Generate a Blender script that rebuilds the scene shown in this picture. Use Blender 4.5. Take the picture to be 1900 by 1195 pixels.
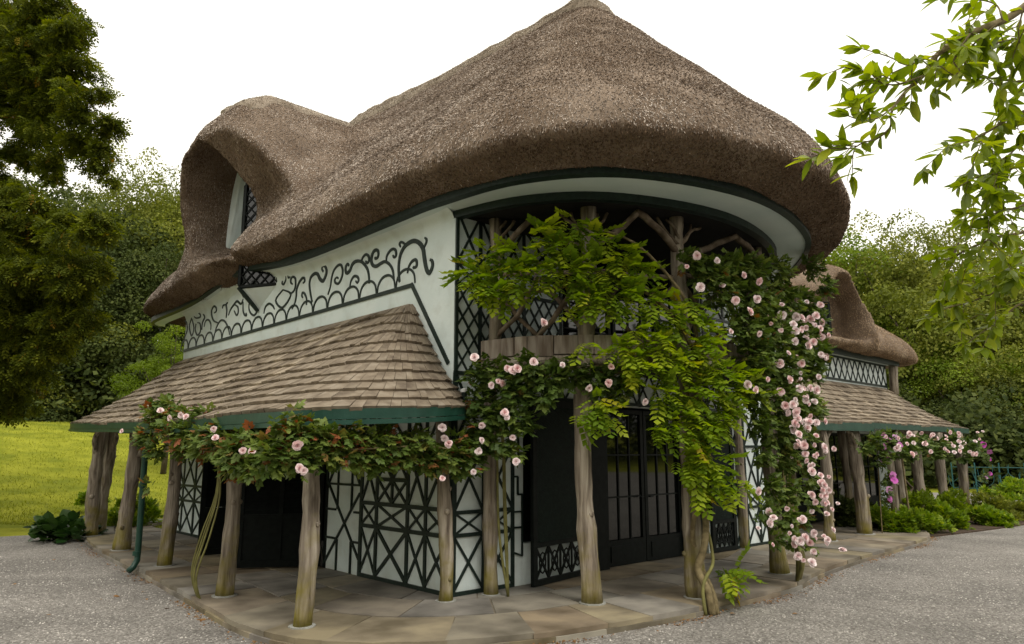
import bpy, math, random
import numpy as np
from mathutils import Vector, Matrix
R=math.radians
random.seed(7); rng=np.random.default_rng(11)
S=bpy.context.scene
for o in list(bpy.data.objects): bpy.data.objects.remove(o)
COL=S.collection
# ---------------- camera, world, sun, exposure ----------------
cam=bpy.data.cameras.new('camera'); camo=bpy.data.objects.new('camera',cam); COL.objects.link(camo)
cam.sensor_width=36; cam.lens=25.41; cam.clip_end=600; cam.clip_start=.05
camo.location=(0,0,1.8); camo.rotation_euler=(R(90+10.19),0,0)
S.camera=camo
w=bpy.data.worlds.new('World'); S.world=w; w.use_nodes=True
nt=w.node_tree; bg=nt.nodes['Background']
sky=nt.nodes.new('ShaderNodeTexSky'); sky.sky_type='NISHITA'; sky.sun_disc=False
sky.sun_elevation=R(58); sky.sun_rotation=R(200); sky.dust_density=4
mul=nt.nodes.new('ShaderNodeMixRGB'); mul.blend_type='MULTIPLY'; mul.inputs[0].default_value=1
mul.inputs[2].default_value=(.1,.1,.1,1)
mixw=nt.nodes.new('ShaderNodeMixRGB'); mixw.inputs[0].default_value=.86
mixw.inputs[2].default_value=(1.46,1.40,1.25,1)      # the even white cloud layer
nt.links.new(sky.outputs[0],mul.inputs[1]); nt.links.new(mul.outputs[0],mixw.inputs[1])
nt.links.new(mixw.outputs[0],bg.inputs[0]); bg.inputs[1].default_value=1.0
sun=bpy.data.lights.new('sun','SUN'); suno=bpy.data.objects.new('sun',sun); COL.objects.link(suno)
sun.energy=1.3; sun.angle=R(18); sun.color=(1,.96,.88)
# from behind the camera, high and slightly to the right
sd=Vector((.35,-.62,1.1)).normalized(); suno.rotation_euler=sd.to_track_quat('Z','Y').to_euler()
S.view_settings.view_transform='Standard'; S.view_settings.look='None'
S.view_settings.exposure=.2; S.view_settings.gamma=1; S.view_settings.use_curve_mapping=False
try:
    S.cycles.max_bounces=6; S.cycles.transparent_max_bounces=4
except Exception: pass

# ---------------- frames ----------------
CX,CY=-.7357,9.0216; AZ=R(42.6); ca_,sa_=math.cos(AZ),math.sin(AZ)
def Wp(a,b,z=0): return (CX+a*ca_-b*sa_, CY+a*sa_+b*ca_, z)
def to_ab(x,y):
    dx,dy=x-CX,y-CY; return dx*ca_+dy*sa_, -dx*sa_+dy*ca_
# ---------------- materials ----------------
MATS={}
def newmat(name):
    m=bpy.data.materials.new(name); m.use_nodes=True; MATS[name]=m
    n=m.node_tree.nodes; l=m.node_tree.links; return m,n,l,n['Principled BSDF']
def mat(name,c1,c2=None,scale=8,detail=6,rough=.8,bump=.0,bscale=None,stretch=(1,1,1),c3=None,spec=.3,tint=None,obrand=0,hue=0,metal=0,mid=(.35,.65),warp=0):
    m,n,l,p=newmat(name)
    p.inputs['Roughness'].default_value=rough; p.inputs['Specular IOR Level'].default_value=spec; p.inputs['Metallic'].default_value=metal
    tc=n.new('ShaderNodeTexCoord'); mp=n.new('ShaderNodeMapping'); mp.inputs['Scale'].default_value=stretch
    l.new(tc.outputs['Object'],mp.inputs[0])
    vec=mp.outputs[0]
    if obrand:
        oi=n.new('ShaderNodeObjectInfo'); va=n.new('ShaderNodeVectorMath'); va.operation='MULTIPLY_ADD'
        va.inputs[0].default_value=(37,19,53); l.new(oi.outputs['Random'],va.inputs[1]); l.new(vec,va.inputs[2])
        # (37,19,53)*random + vec
        vec=va.outputs[0]
    nz=n.new('ShaderNodeTexNoise'); nz.inputs['Scale'].default_value=scale; nz.inputs['Detail'].default_value=detail; nz.inputs['Distortion'].default_value=warp
    l.new(vec,nz.inputs['Vector'])
    if c2 is None: c2=c1
    cr=n.new('ShaderNodeValToRGB'); cr.color_ramp.elements[0].color=(*c1,1); cr.color_ramp.elements[1].color=(*c2,1)
    cr.color_ramp.elements[0].position=mid[0]; cr.color_ramp.elements[1].position=mid[1]
    if c3 is not None:
        e=cr.color_ramp.elements.new(.5*(mid[0]+mid[1])); e.color=(*c3,1)
    l.new(nz.outputs[0],cr.inputs[0]); out=cr.outputs[0]
    if obrand:
        mr=n.new('ShaderNodeMapRange'); mr.inputs[3].default_value=1-obrand; mr.inputs[4].default_value=1+obrand
        l.new(oi.outputs['Random'],mr.inputs[0])
        hs=n.new('ShaderNodeHueSaturation'); l.new(mr.outputs[0],hs.inputs['Value']); l.new(out,hs.inputs['Color']); out=hs.outputs[0]
        if hue:
            wn=n.new('ShaderNodeTexWhiteNoise'); wn.noise_dimensions='1D'; l.new(oi.outputs['Random'],wn.inputs['W']); sp=n.new('ShaderNodeSeparateColor'); l.new(wn.outputs['Color'],sp.inputs[0])
            m1=n.new('ShaderNodeMapRange'); m1.inputs[3].default_value=.5-hue; m1.inputs[4].default_value=.5+hue; l.new(sp.outputs[0],m1.inputs[0]); l.new(m1.outputs[0],hs.inputs['Hue'])
            m2=n.new('ShaderNodeMapRange'); m2.inputs[3].default_value=.45; m2.inputs[4].default_value=1.3; l.new(sp.outputs[1],m2.inputs[0]); l.new(m2.outputs[0],hs.inputs['Saturation'])
    if tint:
        at=n.new('ShaderNodeAttribute'); at.attribute_name='tint'
        mr=n.new('ShaderNodeMapRange'); mr.inputs[3].default_value=tint[0]; mr.inputs[4].default_value=tint[1]; l.new(at.outputs['Fac'],mr.inputs[0])
        hs=n.new('ShaderNodeHueSaturation'); l.new(mr.outputs[0],hs.inputs['Value']); l.new(out,hs.inputs['Color']); out=hs.outputs[0]
    l.new(out,p.inputs['Base Color'])
    if bump:
        nb=n.new('ShaderNodeTexNoise'); nb.inputs['Scale'].default_value=bscale or scale*3; nb.inputs['Detail'].default_value=8
        l.new(vec,nb.inputs['Vector']); bp=n.new('ShaderNodeBump'); bp.inputs['Strength'].default_value=1; bp.inputs['Distance'].default_value=bump
        l.new(nb.outputs[0],bp.inputs['Height']); l.new(bp.outputs[0],p.inputs['Normal'])
    m['_out']=0
    return m
def leafmat(name,cols,trans=.35,rough=.5,spec=.25):
    """cols: list of (pos,colour) across the 'tint' attribute; translucent leaf"""
    m,n,l,p=newmat(name)
    at=n.new('ShaderNodeAttribute'); at.attribute_name='tint'
    cr=n.new('ShaderNodeValToRGB'); els=cr.color_ramp.elements
    els[0].position=cols[0][0]; els[0].color=(*cols[0][1],1); els[1].position=cols[-1][0]; els[1].color=(*cols[-1][1],1)
    for q,c in cols[1:-1]: e=els.new(q); e.color=(*c,1)
    l.new(at.outputs['Fac'],cr.inputs[0]); l.new(cr.outputs[0],p.inputs['Base Color'])
    p.inputs['Roughness'].default_value=rough; p.inputs['Specular IOR Level'].default_value=spec
    tr=n.new('ShaderNodeBsdfTranslucent'); hs=n.new('ShaderNodeHueSaturation'); hs.inputs['Value'].default_value=1.4; hs.inputs['Saturation'].default_value=1.15
    l.new(cr.outputs[0],hs.inputs['Color']); l.new(hs.outputs[0],tr.inputs[0])
    mx=n.new('ShaderNodeMixShader'); mx.inputs[0].default_value=trans
    l.new(p.outputs[0],mx.inputs[1]); l.new(tr.outputs[0],mx.inputs[2]); l.new(mx.outputs[0],n['Material Output'].inputs[0])
    return m
M_plaster=mat('pale_plaster',(.66,.745,.74),(.74,.81,.80),scale=1.6,detail=9,rough=.85,bump=.006,bscale=14,spec=.2)
def splash(m):
    n=m.node_tree.nodes; l=m.node_tree.links; p=n['Principled BSDF']; src=p.inputs['Base Color'].links[0].from_socket
    tc=n.new('ShaderNodeTexCoord'); sx=n.new('ShaderNodeSeparateXYZ'); l.new(tc.outputs['Object'],sx.inputs[0])
    nz=n.new('ShaderNodeTexNoise'); nz.inputs['Scale'].default_value=3.5; nz.inputs['Detail'].default_value=9; l.new(tc.outputs['Object'],nz.inputs['Vector'])
    a=n.new('ShaderNodeMath'); a.operation='MULTIPLY_ADD'; a.inputs[1].default_value=-1.6; a.inputs[2].default_value=.35; l.new(sx.outputs['Z'],a.inputs[0])
    b=n.new('ShaderNodeMath'); b.operation='MULTIPLY_ADD'; b.inputs[1].default_value=1.5; b.inputs[2].default_value=-.70; l.new(nz.outputs[0],b.inputs[0])
    a2=n.new('ShaderNodeMath'); a2.operation='MAXIMUM'; a2.inputs[1].default_value=-.05; l.new(a.outputs[0],a2.inputs[0])
    c=n.new('ShaderNodeMath'); c.operation='ADD'; c.use_clamp=True; l.new(a2.outputs[0],c.inputs[0]); l.new(b.outputs[0],c.inputs[1])
    mx=n.new('ShaderNodeMixRGB'); l.new(c.outputs[0],mx.inputs[0]); l.new(src,mx.inputs[1]); mx.inputs[2].default_value=(.42,.43,.37,1); l.new(mx.outputs[0],p.inputs['Base Color'])
splash(M_plaster)
M_soffit=mat('soffit_paint',(.52,.62,.60),(.62,.70,.67),scale=1.2,rough=.8,bump=.004,bscale=9)
M_black=mat('black_green_paint',(.008,.016,.013),(.016,.030,.024),scale=20,rough=.5,bump=.002,bscale=60,spec=.3)
M_green=mat('green_paint',(.009,.045,.031),(.016,.064,.045),scale=6,rough=.38,bump=.002,bscale=30,spec=.45)
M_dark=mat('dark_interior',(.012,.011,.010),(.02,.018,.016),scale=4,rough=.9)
M_darkpaint=mat('dark_joinery',(.004,.006,.0055),(.009,.012,.011),scale=14,rough=.55,spec=.15)
M_post=mat('weathered_bark',(.10,.078,.058),(.44,.385,.31),scale=9,detail=10,rough=.9,bump=.022,bscale=26,stretch=(1.6,1.6,.16),c3=(.27,.225,.175),obrand=.14,warp=.5,mid=(.33,.68))
def add_moss(m):
    n=m.node_tree.nodes; l=m.node_tree.links; p=n['Principled BSDF']; src=p.inputs['Base Color'].links[0].from_socket
    tc=n.new('ShaderNodeTexCoord'); sx=n.new('ShaderNodeSeparateXYZ'); l.new(tc.outputs['Object'],sx.inputs[0])
    nz=n.new('ShaderNodeTexNoise'); nz.inputs['Scale'].default_value=5; nz.inputs['Detail'].default_value=6; l.new(tc.outputs['Object'],nz.inputs['Vector'])
    a=n.new('ShaderNodeMath'); a.operation='MULTIPLY_ADD'; a.inputs[1].default_value=-.9; a.inputs[2].default_value=.75; l.new(sx.outputs['Z'],a.inputs[0])
    b=n.new('ShaderNodeMath'); b.operation='MULTIPLY_ADD'; b.inputs[1].default_value=2.6; l.new(nz.outputs[0],b.inputs[0]); b.inputs[2].default_value=-1.25
    c=n.new('ShaderNodeMath'); c.operation='ADD'; c.use_clamp=True; l.new(a.outputs[0],c.inputs[0]); l.new(b.outputs[0],c.inputs[1])
    mx=n.new('ShaderNodeMixRGB'); l.new(c.outputs[0],mx.inputs[0]); l.new(src,mx.inputs[1]); mx.inputs[2].default_value=(.22,.185,.03,1); l.new(mx.outputs[0],p.inputs['Base Color'])
add_moss(M_post)
M_branch=mat('branch_wood',(.09,.065,.045),(.24,.19,.14),scale=9,detail=8,rough=.9,bump=.006,bscale=24,c3=(.16,.12,.085),obrand=.2)
M_plank=mat('weathered_plank',(.16,.12,.09),(.38,.33,.28),scale=9,detail=9,rough=.9,bump=.008,bscale=26,stretch=(1.5,1.5,.22),c3=(.27,.22,.18),obrand=.22)
M_stonepad=mat('pale_stone',(.26,.26,.23),(.40,.40,.37),scale=7,rough=.9,bump=.006,bscale=30)
M_straw=mat('thatch_reed',(.155,.112,.080),(.27,.208,.158),scale=1.5,detail=10,rough=.95,bump=.02,bscale=42,spec=.05,c3=(.19,.142,.104))
M_cap=mat('ridge_thatch',(.22,.175,.13),(.38,.32,.25),scale=2.2,detail=10,rough=.95,bump=.018,bscale=40,spec=.05,c3=(.30,.245,.19))
M_shingle=mat('cedar_shingle',(.13,.10,.072),(.31,.26,.20),scale=5,detail=9,rough=.85,bump=.006,bscale=30,stretch=(1,1,1),c3=(.225,.18,.13),obrand=.09,mid=(.3,.7))
M_flag=mat('flagstone',(.13,.108,.075),(.30,.255,.18),scale=1.7,detail=10,rough=.75,bump=.006,bscale=10,c3=(.21,.178,.13),obrand=.15,hue=.012,spec=.35)
M_mortar=mat('mortar',(.13,.11,.08),(.24,.205,.155),scale=6,rough=.95,bump=.006,bscale=40)
M_earth=mat('earth',(.045,.03,.02),(.09,.06,.04),scale=5,rough=1,bump=.02,bscale=20)
M_rust=mat('netting_cord',(.12,.09,.06),(.2,.16,.11),scale=10,rough=.9)
M_white=mat('white_plastic',(.7,.7,.68),(.78,.78,.76),rough=.4)
M_fence=mat('teal_iron',(.02,.085,.085),(.035,.12,.12),scale=10,rough=.5)
M_stem=mat('vine_stem',(.11,.085,.04),(.24,.19,.10),scale=12,detail=8,rough=.9,bump=.005,bscale=40)
M_stemg=mat('green_cane',(.12,.11,.035),(.20,.19,.06),scale=8,rough=.7)
M_treebark=mat('tree_bark',(.05,.038,.028),(.12,.095,.07),scale=6,rough=.95,bump=.03,bscale=12)
# gravel
def gravelmat():
    m,n,l,p=newmat('gravel'); tc=n.new('ShaderNodeTexCoord')
    v=n.new('ShaderNodeTexVoronoi'); v.inputs['Scale'].default_value=48; l.new(tc.outputs['Object'],v.inputs['Vector'])
    cr=n.new('ShaderNodeValToRGB'); e=cr.color_ramp.elements; e[0].position=0; e[0].color=(.11,.097,.082,1); e[1].position=1; e[1].color=(.50,.465,.42,1)
    x=e.new(.4); x.color=(.195,.18,.162,1); x=e.new(.75); x.color=(.285,.267,.243,1)
    l.new(v.outputs['Color'],cr.inputs[0])
    nz=n.new('ShaderNodeTexNoise'); nz.inputs['Scale'].default_value=.7; nz.inputs['Detail'].default_value=7; l.new(tc.outputs['Object'],nz.inputs['Vector'])
    mr=n.new('ShaderNodeMapRange'); mr.inputs[1].default_value=.3; mr.inputs[2].default_value=.7; mr.inputs[3].default_value=.72; mr.inputs[4].default_value=1.2; l.new(nz.outputs[0],mr.inputs[0])
    hs=n.new('ShaderNodeHueSaturation'); l.new(mr.outputs[0],hs.inputs['Value']); l.new(cr.outputs[0],hs.inputs['Color']); l.new(hs.outputs[0],p.inputs['Base Color'])
    bp=n.new('ShaderNodeBump'); bp.inputs['Distance'].default_value=.012; bp.invert=True; l.new(v.outputs['Distance'],bp.inputs['Height']); l.new(bp.outputs[0],p.inputs['Normal'])
    p.inputs['Roughness'].default_value=.95; return m
M_gravel=gravelmat()
M_pebble=mat('pebble',(.20,.185,.165),(.5,.47,.43),scale=3,rough=.9,tint=(.5,1.5))
M_lawn=mat('lawn_grass',(.155,.18,.018),(.28,.29,.03),scale=.8,detail=12,rough=.95,bump=.02,bscale=30,spec=.05,c3=(.22,.235,.022),stretch=(1,1.3,1))
M_turf=leafmat('turf_blade',[(0,(.15,.17,.016)),(.5,(.23,.25,.022)),(1,(.33,.35,.05))],trans=.3)
M_glass=mat('dark_glass',(.006,.007,.007),(.008,.009,.009),rough=.03,spec=.6)
def petal(name,c1,c2):
    m,n,l,p=newmat(name); at=n.new('ShaderNodeAttribute'); at.attribute_name='tint'
    oi=n.new('ShaderNodeObjectInfo')
    cr=n.new('ShaderNodeValToRGB'); cr.color_ramp.elements[0].color=(*c1,1); cr.color_ramp.elements[1].color=(*c2,1); l.new(at.outputs['Fac'],cr.inputs[0])
    mr=n.new('ShaderNodeMapRange'); mr.inputs[3].default_value=.55; mr.inputs[4].default_value=1.15; l.new(oi.outputs['Random'],mr.inputs[0])
    hs=n.new('ShaderNodeHueSaturation'); l.new(mr.outputs[0],hs.inputs['Saturation']); l.new(cr.outputs[0],hs.inputs['Color']); l.new(hs.outputs[0],p.inputs['Base Color'])
    p.inputs['Roughness'].default_value=.6; p.inputs['Subsurface Weight'].default_value=0
    return m
M_rose=petal('rose_petal',(.88,.52,.54),(.93,.76,.75))
M_clem=petal('clematis_petal',(.30,.04,.22),(.55,.12,.45))
M_wist=leafmat('wisteria_leaf',[(0,(.10,.175,.014)),(.4,(.205,.305,.020)),(.85,(.38,.45,.032)),(1,(.42,.33,.03))],trans=.45)
M_rosel=leafmat('rose_leaf',[(0,(.045,.08,.016)),(.45,(.10,.155,.03)),(.80,(.19,.24,.05)),(.90,(.24,.13,.045)),(1,(.30,.10,.04))],trans=.25)
M_roseld=leafmat('rose_leaf_dark',[(0,(.045,.08,.014)),(.5,(.11,.165,.03)),(.95,(.24,.29,.06)),(1,(.2,.1,.03))],trans=.25)
M_yew=leafmat('yew_foliage',[(0,(.035,.05,.008)),(.5,(.11,.135,.015)),(.9,(.22,.235,.022)),(1,(.24,.15,.02))],trans=.35,rough=.7,spec=.1)
M_treeA=leafmat('tree_leaf_mid',[(0,(.075,.095,.016)),(.5,(.155,.18,.030)),(1,(.28,.29,.055))],trans=.3,rough=.7,spec=.1)
M_treeB=leafmat('tree_leaf_fresh',[(0,(.075,.12,.012)),(.5,(.145,.205,.022)),(1,(.24,.31,.04))],trans=.35,rough=.7,spec=.1)
M_treeC=leafmat('tree_leaf_dark',[(0,(.03,.045,.013)),(.5,(.062,.083,.022)),(1,(.12,.14,.038))],trans=.25,rough=.7,spec=.1)
M_mag=leafmat('laurel_leaf',[(0,(.12,.175,.012)),(.6,(.24,.31,.02)),(1,(.40,.43,.04))],trans=.5,rough=.35,spec=.4)
M_bed=leafmat('bed_leaf',[(0,(.09,.16,.014)),(.5,(.18,.27,.024)),(1,(.32,.38,.04))],trans=.35)
M_hosta=leafmat('bergenia_leaf',[(0,(.015,.045,.010)),(1,(.05,.10,.02))],trans=.2,rough=.35,spec=.4)
M_litter=leafmat('dry_leaf',[(0,(.16,.07,.02)),(1,(.34,.19,.07))],trans=.1)
# ---------------- mesh helpers ----------------
def tag(o,label=None,cat=None,group=None,kind=None):
    if label: o['label']=label
    if cat: o['category']=cat
    if group: o['group']=group
    if kind: o['kind']=kind
    return o
def empty(name,loc,rz=0,**k):
    o=bpy.data.objects.new(name,None); COL.objects.link(o); o.location=loc; o.rotation_euler=(0,0,rz); o.empty_display_size=.3
    return tag(o,**k)
def link(name,me,mat_,parent=None,**k):
    o=bpy.data.objects.new(name,me); COL.objects.link(o)
    if parent is not None: o.parent=parent
    if mat_ is not None and not me.materials: me.materials.append(mat_)
    return tag(o,**k)
def np_mesh(name,V,F,tint=None,smooth=False):
    V=np.asarray(V,dtype=np.float32); F=np.asarray(F,dtype=np.int32); k=F.shape[1]
    me=bpy.data.meshes.new(name); me.vertices.add(len(V)); me.vertices.foreach_set('co',V.ravel())
    me.loops.add(F.size); me.loops.foreach_set('vertex_index',F.ravel())
    me.polygons.add(len(F)); me.polygons.foreach_set('loop_start',np.arange(0,F.size,k,dtype=np.int32))
    try: me.polygons.foreach_set('loop_total',np.full(len(F),k,dtype=np.int32))
    except Exception: pass
    if smooth: me.polygons.foreach_set('use_smooth',np.ones(len(F),dtype=bool))
    if tint is not None:
        at=me.attributes.new('tint','FLOAT','POINT'); at.data.foreach_set('value',np.asarray(tint,dtype=np.float32))
    me.update(calc_edges=True); return me
class MB:
    def __init__(s): s.v=[]; s.f=[]; s.t=[]
    def add(s,vs,fs,t=.5):
        n=len(s.v); s.v+= [tuple(map(float,q)) for q in vs]; s.f+=[tuple(n+i for i in f) for f in fs]; s.t+=[t]*len(vs); return s
    def box(s,x0,x1,y0,y1,z0,z1):
        return s.add([(x0,y0,z0),(x1,y0,z0),(x1,y1,z0),(x0,y1,z0),(x0,y0,z1),(x1,y0,z1),(x1,y1,z1),(x0,y1,z1)],
          [(0,3,2,1),(4,5,6,7),(0,1,5,4),(1,2,6,5),(2,3,7,6),(3,0,4,7)])
    def beam(s,p0,p1,w,h,n):
        """bar from p0 to p1, width w in the plane square to n, thickness h along n (starting at the axis)"""
        p0,p1,n=Vector(p0),Vector(p1),Vector(n).normalized(); d=(p1-p0).normalized(); u=d.cross(n).normalized()*w/2; q=n*h
        return s.add([p0-u,p1-u,p1+u,p0+u,p0-u+q,p1-u+q,p1+u+q,p0+u+q],[(0,3,2,1),(4,5,6,7),(0,1,5,4),(1,2,6,5),(2,3,7,6),(3,0,4,7)])
    def tube(s,pts,rad,k=8,cap=True,jit=0,seed=0):
        rr=random.Random(seed); P=[Vector(p) for p in pts]; n0=len(s.v); m=len(P)
        up=Vector((0,0,1)); ref=None
        if not hasattr(rad,'__len__'): rad=[rad]*m
        lob=[1+jit*rr.uniform(-1,1) for _ in range(k)]
        for i,p in enumerate(P):
            d=(P[min(i+1,m-1)]-P[max(i-1,0)]).normalized()
            if ref is None: ref=d.orthogonal().normalized()
            ref=(ref-d*ref.dot(d)).normalized(); b=d.cross(ref)
            for j in range(k):
                a=2*math.pi*j/k; r=rad[i]*lob[j]*(1+jit*.6*rr.uniform(-1,1))
                s.v.append(tuple(p+(ref*math.cos(a)+b*math.sin(a))*r)); s.t.append(.5)
        for i in range(m-1):
            for j in range(k):
                a=n0+i*k+j; b2=n0+i*k+(j+1)%k; s.f.append((a,b2,b2+k,a+k))
        if cap:
            s.f.append(tuple(n0+j for j in reversed(range(k)))); s.f.append(tuple(n0+(m-1)*k+j for j in range(k)))
        return s
    def prism(s,poly,z0,z1):
        n=len(poly); vs=[(x,y,z0) for x,y in poly]+[(x,y,z1) for x,y in poly]
        return s.add(vs,[tuple(range(n))[::-1],tuple(range(n,2*n))]+[(i,(i+1)%n,(i+1)%n+n,i+n) for i in range(n)])
    def mesh(s,name,smooth=False,tint=False):
        me=bpy.data.meshes.new(name); me.from_pydata(s.v,[],s.f)
        if smooth: me.polygons.foreach_set('use_smooth',[True]*len(me.polygons))
        if tint: at=me.attributes.new('tint','FLOAT','POINT'); at.data.foreach_set('value',s.t)
        me.update(); return me
    def build(s,name,mat_,parent=None,smooth=False,tint=False,**k):
        return link(name,s.mesh(name,smooth,tint),mat_,parent,**k)
def autosmooth(o,ang=40):
    try: o.data.set_sharp_from_angle(angle=R(ang))
    except Exception: pass
def scatter(tv,tf,pos,Rm,sc,tint=None):
    """copies of a template: tv (n,3), tf (m,k), pos (N,3), Rm (N,3,3) columns = axes, sc (N,) or (N,3)"""
    tv=np.asarray(tv,float); tf=np.asarray(tf); N=len(pos); sc=np.asarray(sc,float)
    if sc.ndim==1: sc=sc[:,None]
    loc=tv[None]*sc[:,None,:]
    V=np.einsum('nij,nkj->nki',Rm,loc)+np.asarray(pos)[:,None,:]
    F=tf[None]+(np.arange(N)*len(tv))[:,None,None]
    T=None if tint is None else np.repeat(tint,len(tv))
    return V.reshape(-1,3),F.reshape(-1,tf.shape[1]),T
def frames(y,up):
    """rotation with local y along `y`, local z near `up`"""
    y=y/np.linalg.norm(y,axis=1,keepdims=True); x=np.cross(y,up); x/=np.linalg.norm(x,axis=1,keepdims=True)+1e-9
    z=np.cross(x,y); return np.stack([x,y,z],axis=2)
def unit(v): return v/(np.linalg.norm(v,axis=-1,keepdims=True)+1e-9)
LEAF_V=[(0,0,0),(-.27,.42,.05),(0,1,-.06),(.27,.42,.05),(0,.45,-.03)]
LEAF_F=[(0,4,1),(1,4,2),(2,4,3),(3,4,0)]
def spray(nl,leaf,length,pairs=True,droop=.25,wd=.30):
    V=[];F=[]
    base=np.array([(0,0,0),(-wd,.45,.04),(0,1,-.05),(wd,.45,.04)]); bf=np.array([(0,2,1),(0,3,2)])
    k=(nl-1)//2
    spec=[]
    for i in range(k):
        y=length*(i+.8)/(k+.3); 
        for sgn in (-1,1): spec.append((y,sgn*R(62-10*i/k),1-.25*abs(i-k/2)/k))
    spec.append((length,0,1.05))
    for y,an,s_ in spec:
        c,s=math.cos(an),math.sin(an); z=-droop*(y/length)**2*length
        q=base*leaf*s_; x=q[:,0]*c+q[:,1]*s; yy=-q[:,0]*s+q[:,1]*c
        n=len(V)*1
        for a_,b_,c_ in zip(x,yy,q[:,2]): V.append((a_,b_+y,c_+z-abs(a_)*.35))
        F+= [tuple(n+j for j in f) for f in bf]
    return np.array(V),np.array(F)
WFR=spray(9,.10,.25,droop=.35,wd=.36); RSP=spray(5,.064,.078,droop=.1,wd=.40)
def inst_obj(name,me,parent,pos,rot3,sc=1):
    o=bpy.data.objects.new(name,me); COL.objects.link(o); o.parent=parent
    o.matrix_basis=Matrix.Translation(Vector(pos))@Matrix([list(r) for r in rot3]).to_4x4()@Matrix.Scale(sc,4)
    return o
SCROLL=[(1.7,[(1.25,4.16),(1.28,4.33),(1.27,4.48),(1.22,4.59),(1.11,4.67),(0.93,4.69),(0.79,4.63),(0.7,4.53),(0.67,4.42),(0.64,4.31),(0.6,4.21),(0.55,4.16),(0.5,4.19),(0.47,4.26),(0.49,4.32),(0.53,4.34)]),(1.0,[(0.69,4.53),(0.63,4.6),(0.63,4.65),(0.67,4.68)]),(1.0,[(1.12,4.66),(1.17,4.71),(1.24,4.74),(1.28,4.72),(1.25,4.67)]),(1.1,[(1.06,4.25),(1.03,4.34),(0.96,4.4),(0.87,4.41),(0.84,4.36),(0.85,4.31),(0.92,4.3),(0.9,4.32)]),(1.4,[(1.4,4.21),(1.42,4.33),(1.49,4.44),(1.63,4.53),(1.75,4.53),(1.87,4.51),(1.97,4.54),(2.02,4.61),(2.01,4.7),(1.95,4.76),(1.86,4.75),(1.83,4.69),(1.85,4.64),(1.91,4.63),(1.92,4.66)]),(1.1,[(1.61,4.52),(1.6,4.61),(1.52,4.67),(1.43,4.68),(1.37,4.64),(1.36,4.57),(1.41,4.55),(1.44,4.59)]),(1.4,[(2.06,4.28),(2.08,4.41),(2.14,4.53),(2.3,4.66),(2.47,4.7),(2.58,4.67),(2.64,4.59),(2.73,4.56),(2.78,4.61),(2.77,4.68),(2.72,4.71),(2.68,4.67)]),(1.1,[(2.32,4.66),(2.26,4.73),(2.17,4.75),(2.1,4.7),(2.09,4.63),(2.15,4.61),(2.18,4.65)]),(1.1,[(2.63,4.32),(2.6,4.41),(2.52,4.47),(2.42,4.45),(2.37,4.39),(2.41,4.35),(2.46,4.39)]),(1.1,[(3.32,4.31),(3.25,4.43),(3.22,4.57),(3.16,4.68),(3.04,4.74),(2.93,4.73),(2.87,4.62),(2.9,4.51),(2.99,4.44),(3.09,4.47),(3.11,4.53),(3.04,4.55),(3.0,4.52)]),(1.6,[(3.85,4.27),(3.93,4.44),(3.98,4.6),(3.94,4.71),(3.81,4.75),(3.7,4.72),(3.62,4.63),(3.51,4.57),(3.44,4.62),(3.4,4.7),(3.43,4.79),(3.51,4.83),(3.56,4.79),(3.51,4.73)]),(1.0,[(4.05,4.25),(4.06,4.36),(4.14,4.46),(4.22,4.49),(4.24,4.44),(4.2,4.4)]),(1.2,[(4.59,4.26),(4.49,4.35),(4.45,4.47),(4.45,4.58),(4.37,4.69),(4.26,4.75),(4.18,4.74),(4.16,4.68),(4.22,4.66)]),(1.1,[(4.71,4.55),(4.57,4.57),(4.5,4.66),(4.52,4.79),(4.61,4.84),(4.69,4.82),(4.69,4.75),(4.62,4.71)]),(1.0,[(4.99,4.67),(4.66,4.53),(4.97,4.34),(5.27,4.52),(4.99,4.67)]),(1.0,[(4.91,4.95),(4.9,4.84),(4.98,4.77),(5.05,4.8),(5.03,4.84)]),(1.0,[(4.82,4.93),(4.8,4.86),(4.72,4.86)]),(1.0,[(5.75,4.34),(5.7,4.46),(5.55,4.5),(5.39,4.44),(5.3,4.36)]),(1.0,[(6.46,4.65),(6.45,4.53),(6.33,4.42),(6.18,4.37),(6.06,4.43),(6.02,4.52),(6.02,4.57)]),(1.0,[(6.76,4.72),(6.73,4.54),(6.64,4.44),(6.55,4.42),(6.58,4.47)]),(1.1,[(7.96,4.45),(8.26,4.54),(8.4,4.68),(8.42,4.8),(8.3,4.86),(8.18,4.81),(8.16,4.73),(8.26,4.71)]),(1.2,[(7.58,4.51),(7.57,4.66),(7.63,4.79),(7.56,4.83)]),(1.0,[(7.82,4.74),(7.8,4.8),(7.67,4.8)]),(1.2,[(7.47,4.55),(7.37,4.66),(7.2,4.74),(7.06,4.78),(6.86,4.69),(6.77,4.78)]),(1.0,[(7.18,4.6),(7.05,4.49),(6.97,4.54),(7.01,4.65),(7.16,4.72)]),(1.0,[(8.19,4.15),(8.09,4.36),(7.89,4.49),(7.65,4.45),(7.42,4.27),(7.34,4.13)]),(1.0,[(9.32,4.61),(9.34,4.48),(9.18,4.34),(9.01,4.41),(9.07,4.58),(9.24,4.63)]),(1.0,[(9.52,4.87),(9.38,4.89),(9.14,4.82),(9.08,4.74),(9.31,4.74),(9.48,4.8)]),(1.0,[(8.91,4.77),(8.81,4.69),(8.92,4.59),(8.93,4.43)]),(1.0,[(8.81,4.48),(8.74,4.6),(8.57,4.6),(8.42,4.49),(8.4,4.36)]),(1.0,[(10.02,4.36),(9.87,4.54),(9.96,4.73),(10.07,4.78)]),(1.0,[(9.64,4.79),(9.74,4.6),(9.55,4.37),(9.44,4.53),(9.64,4.79)])]
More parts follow.
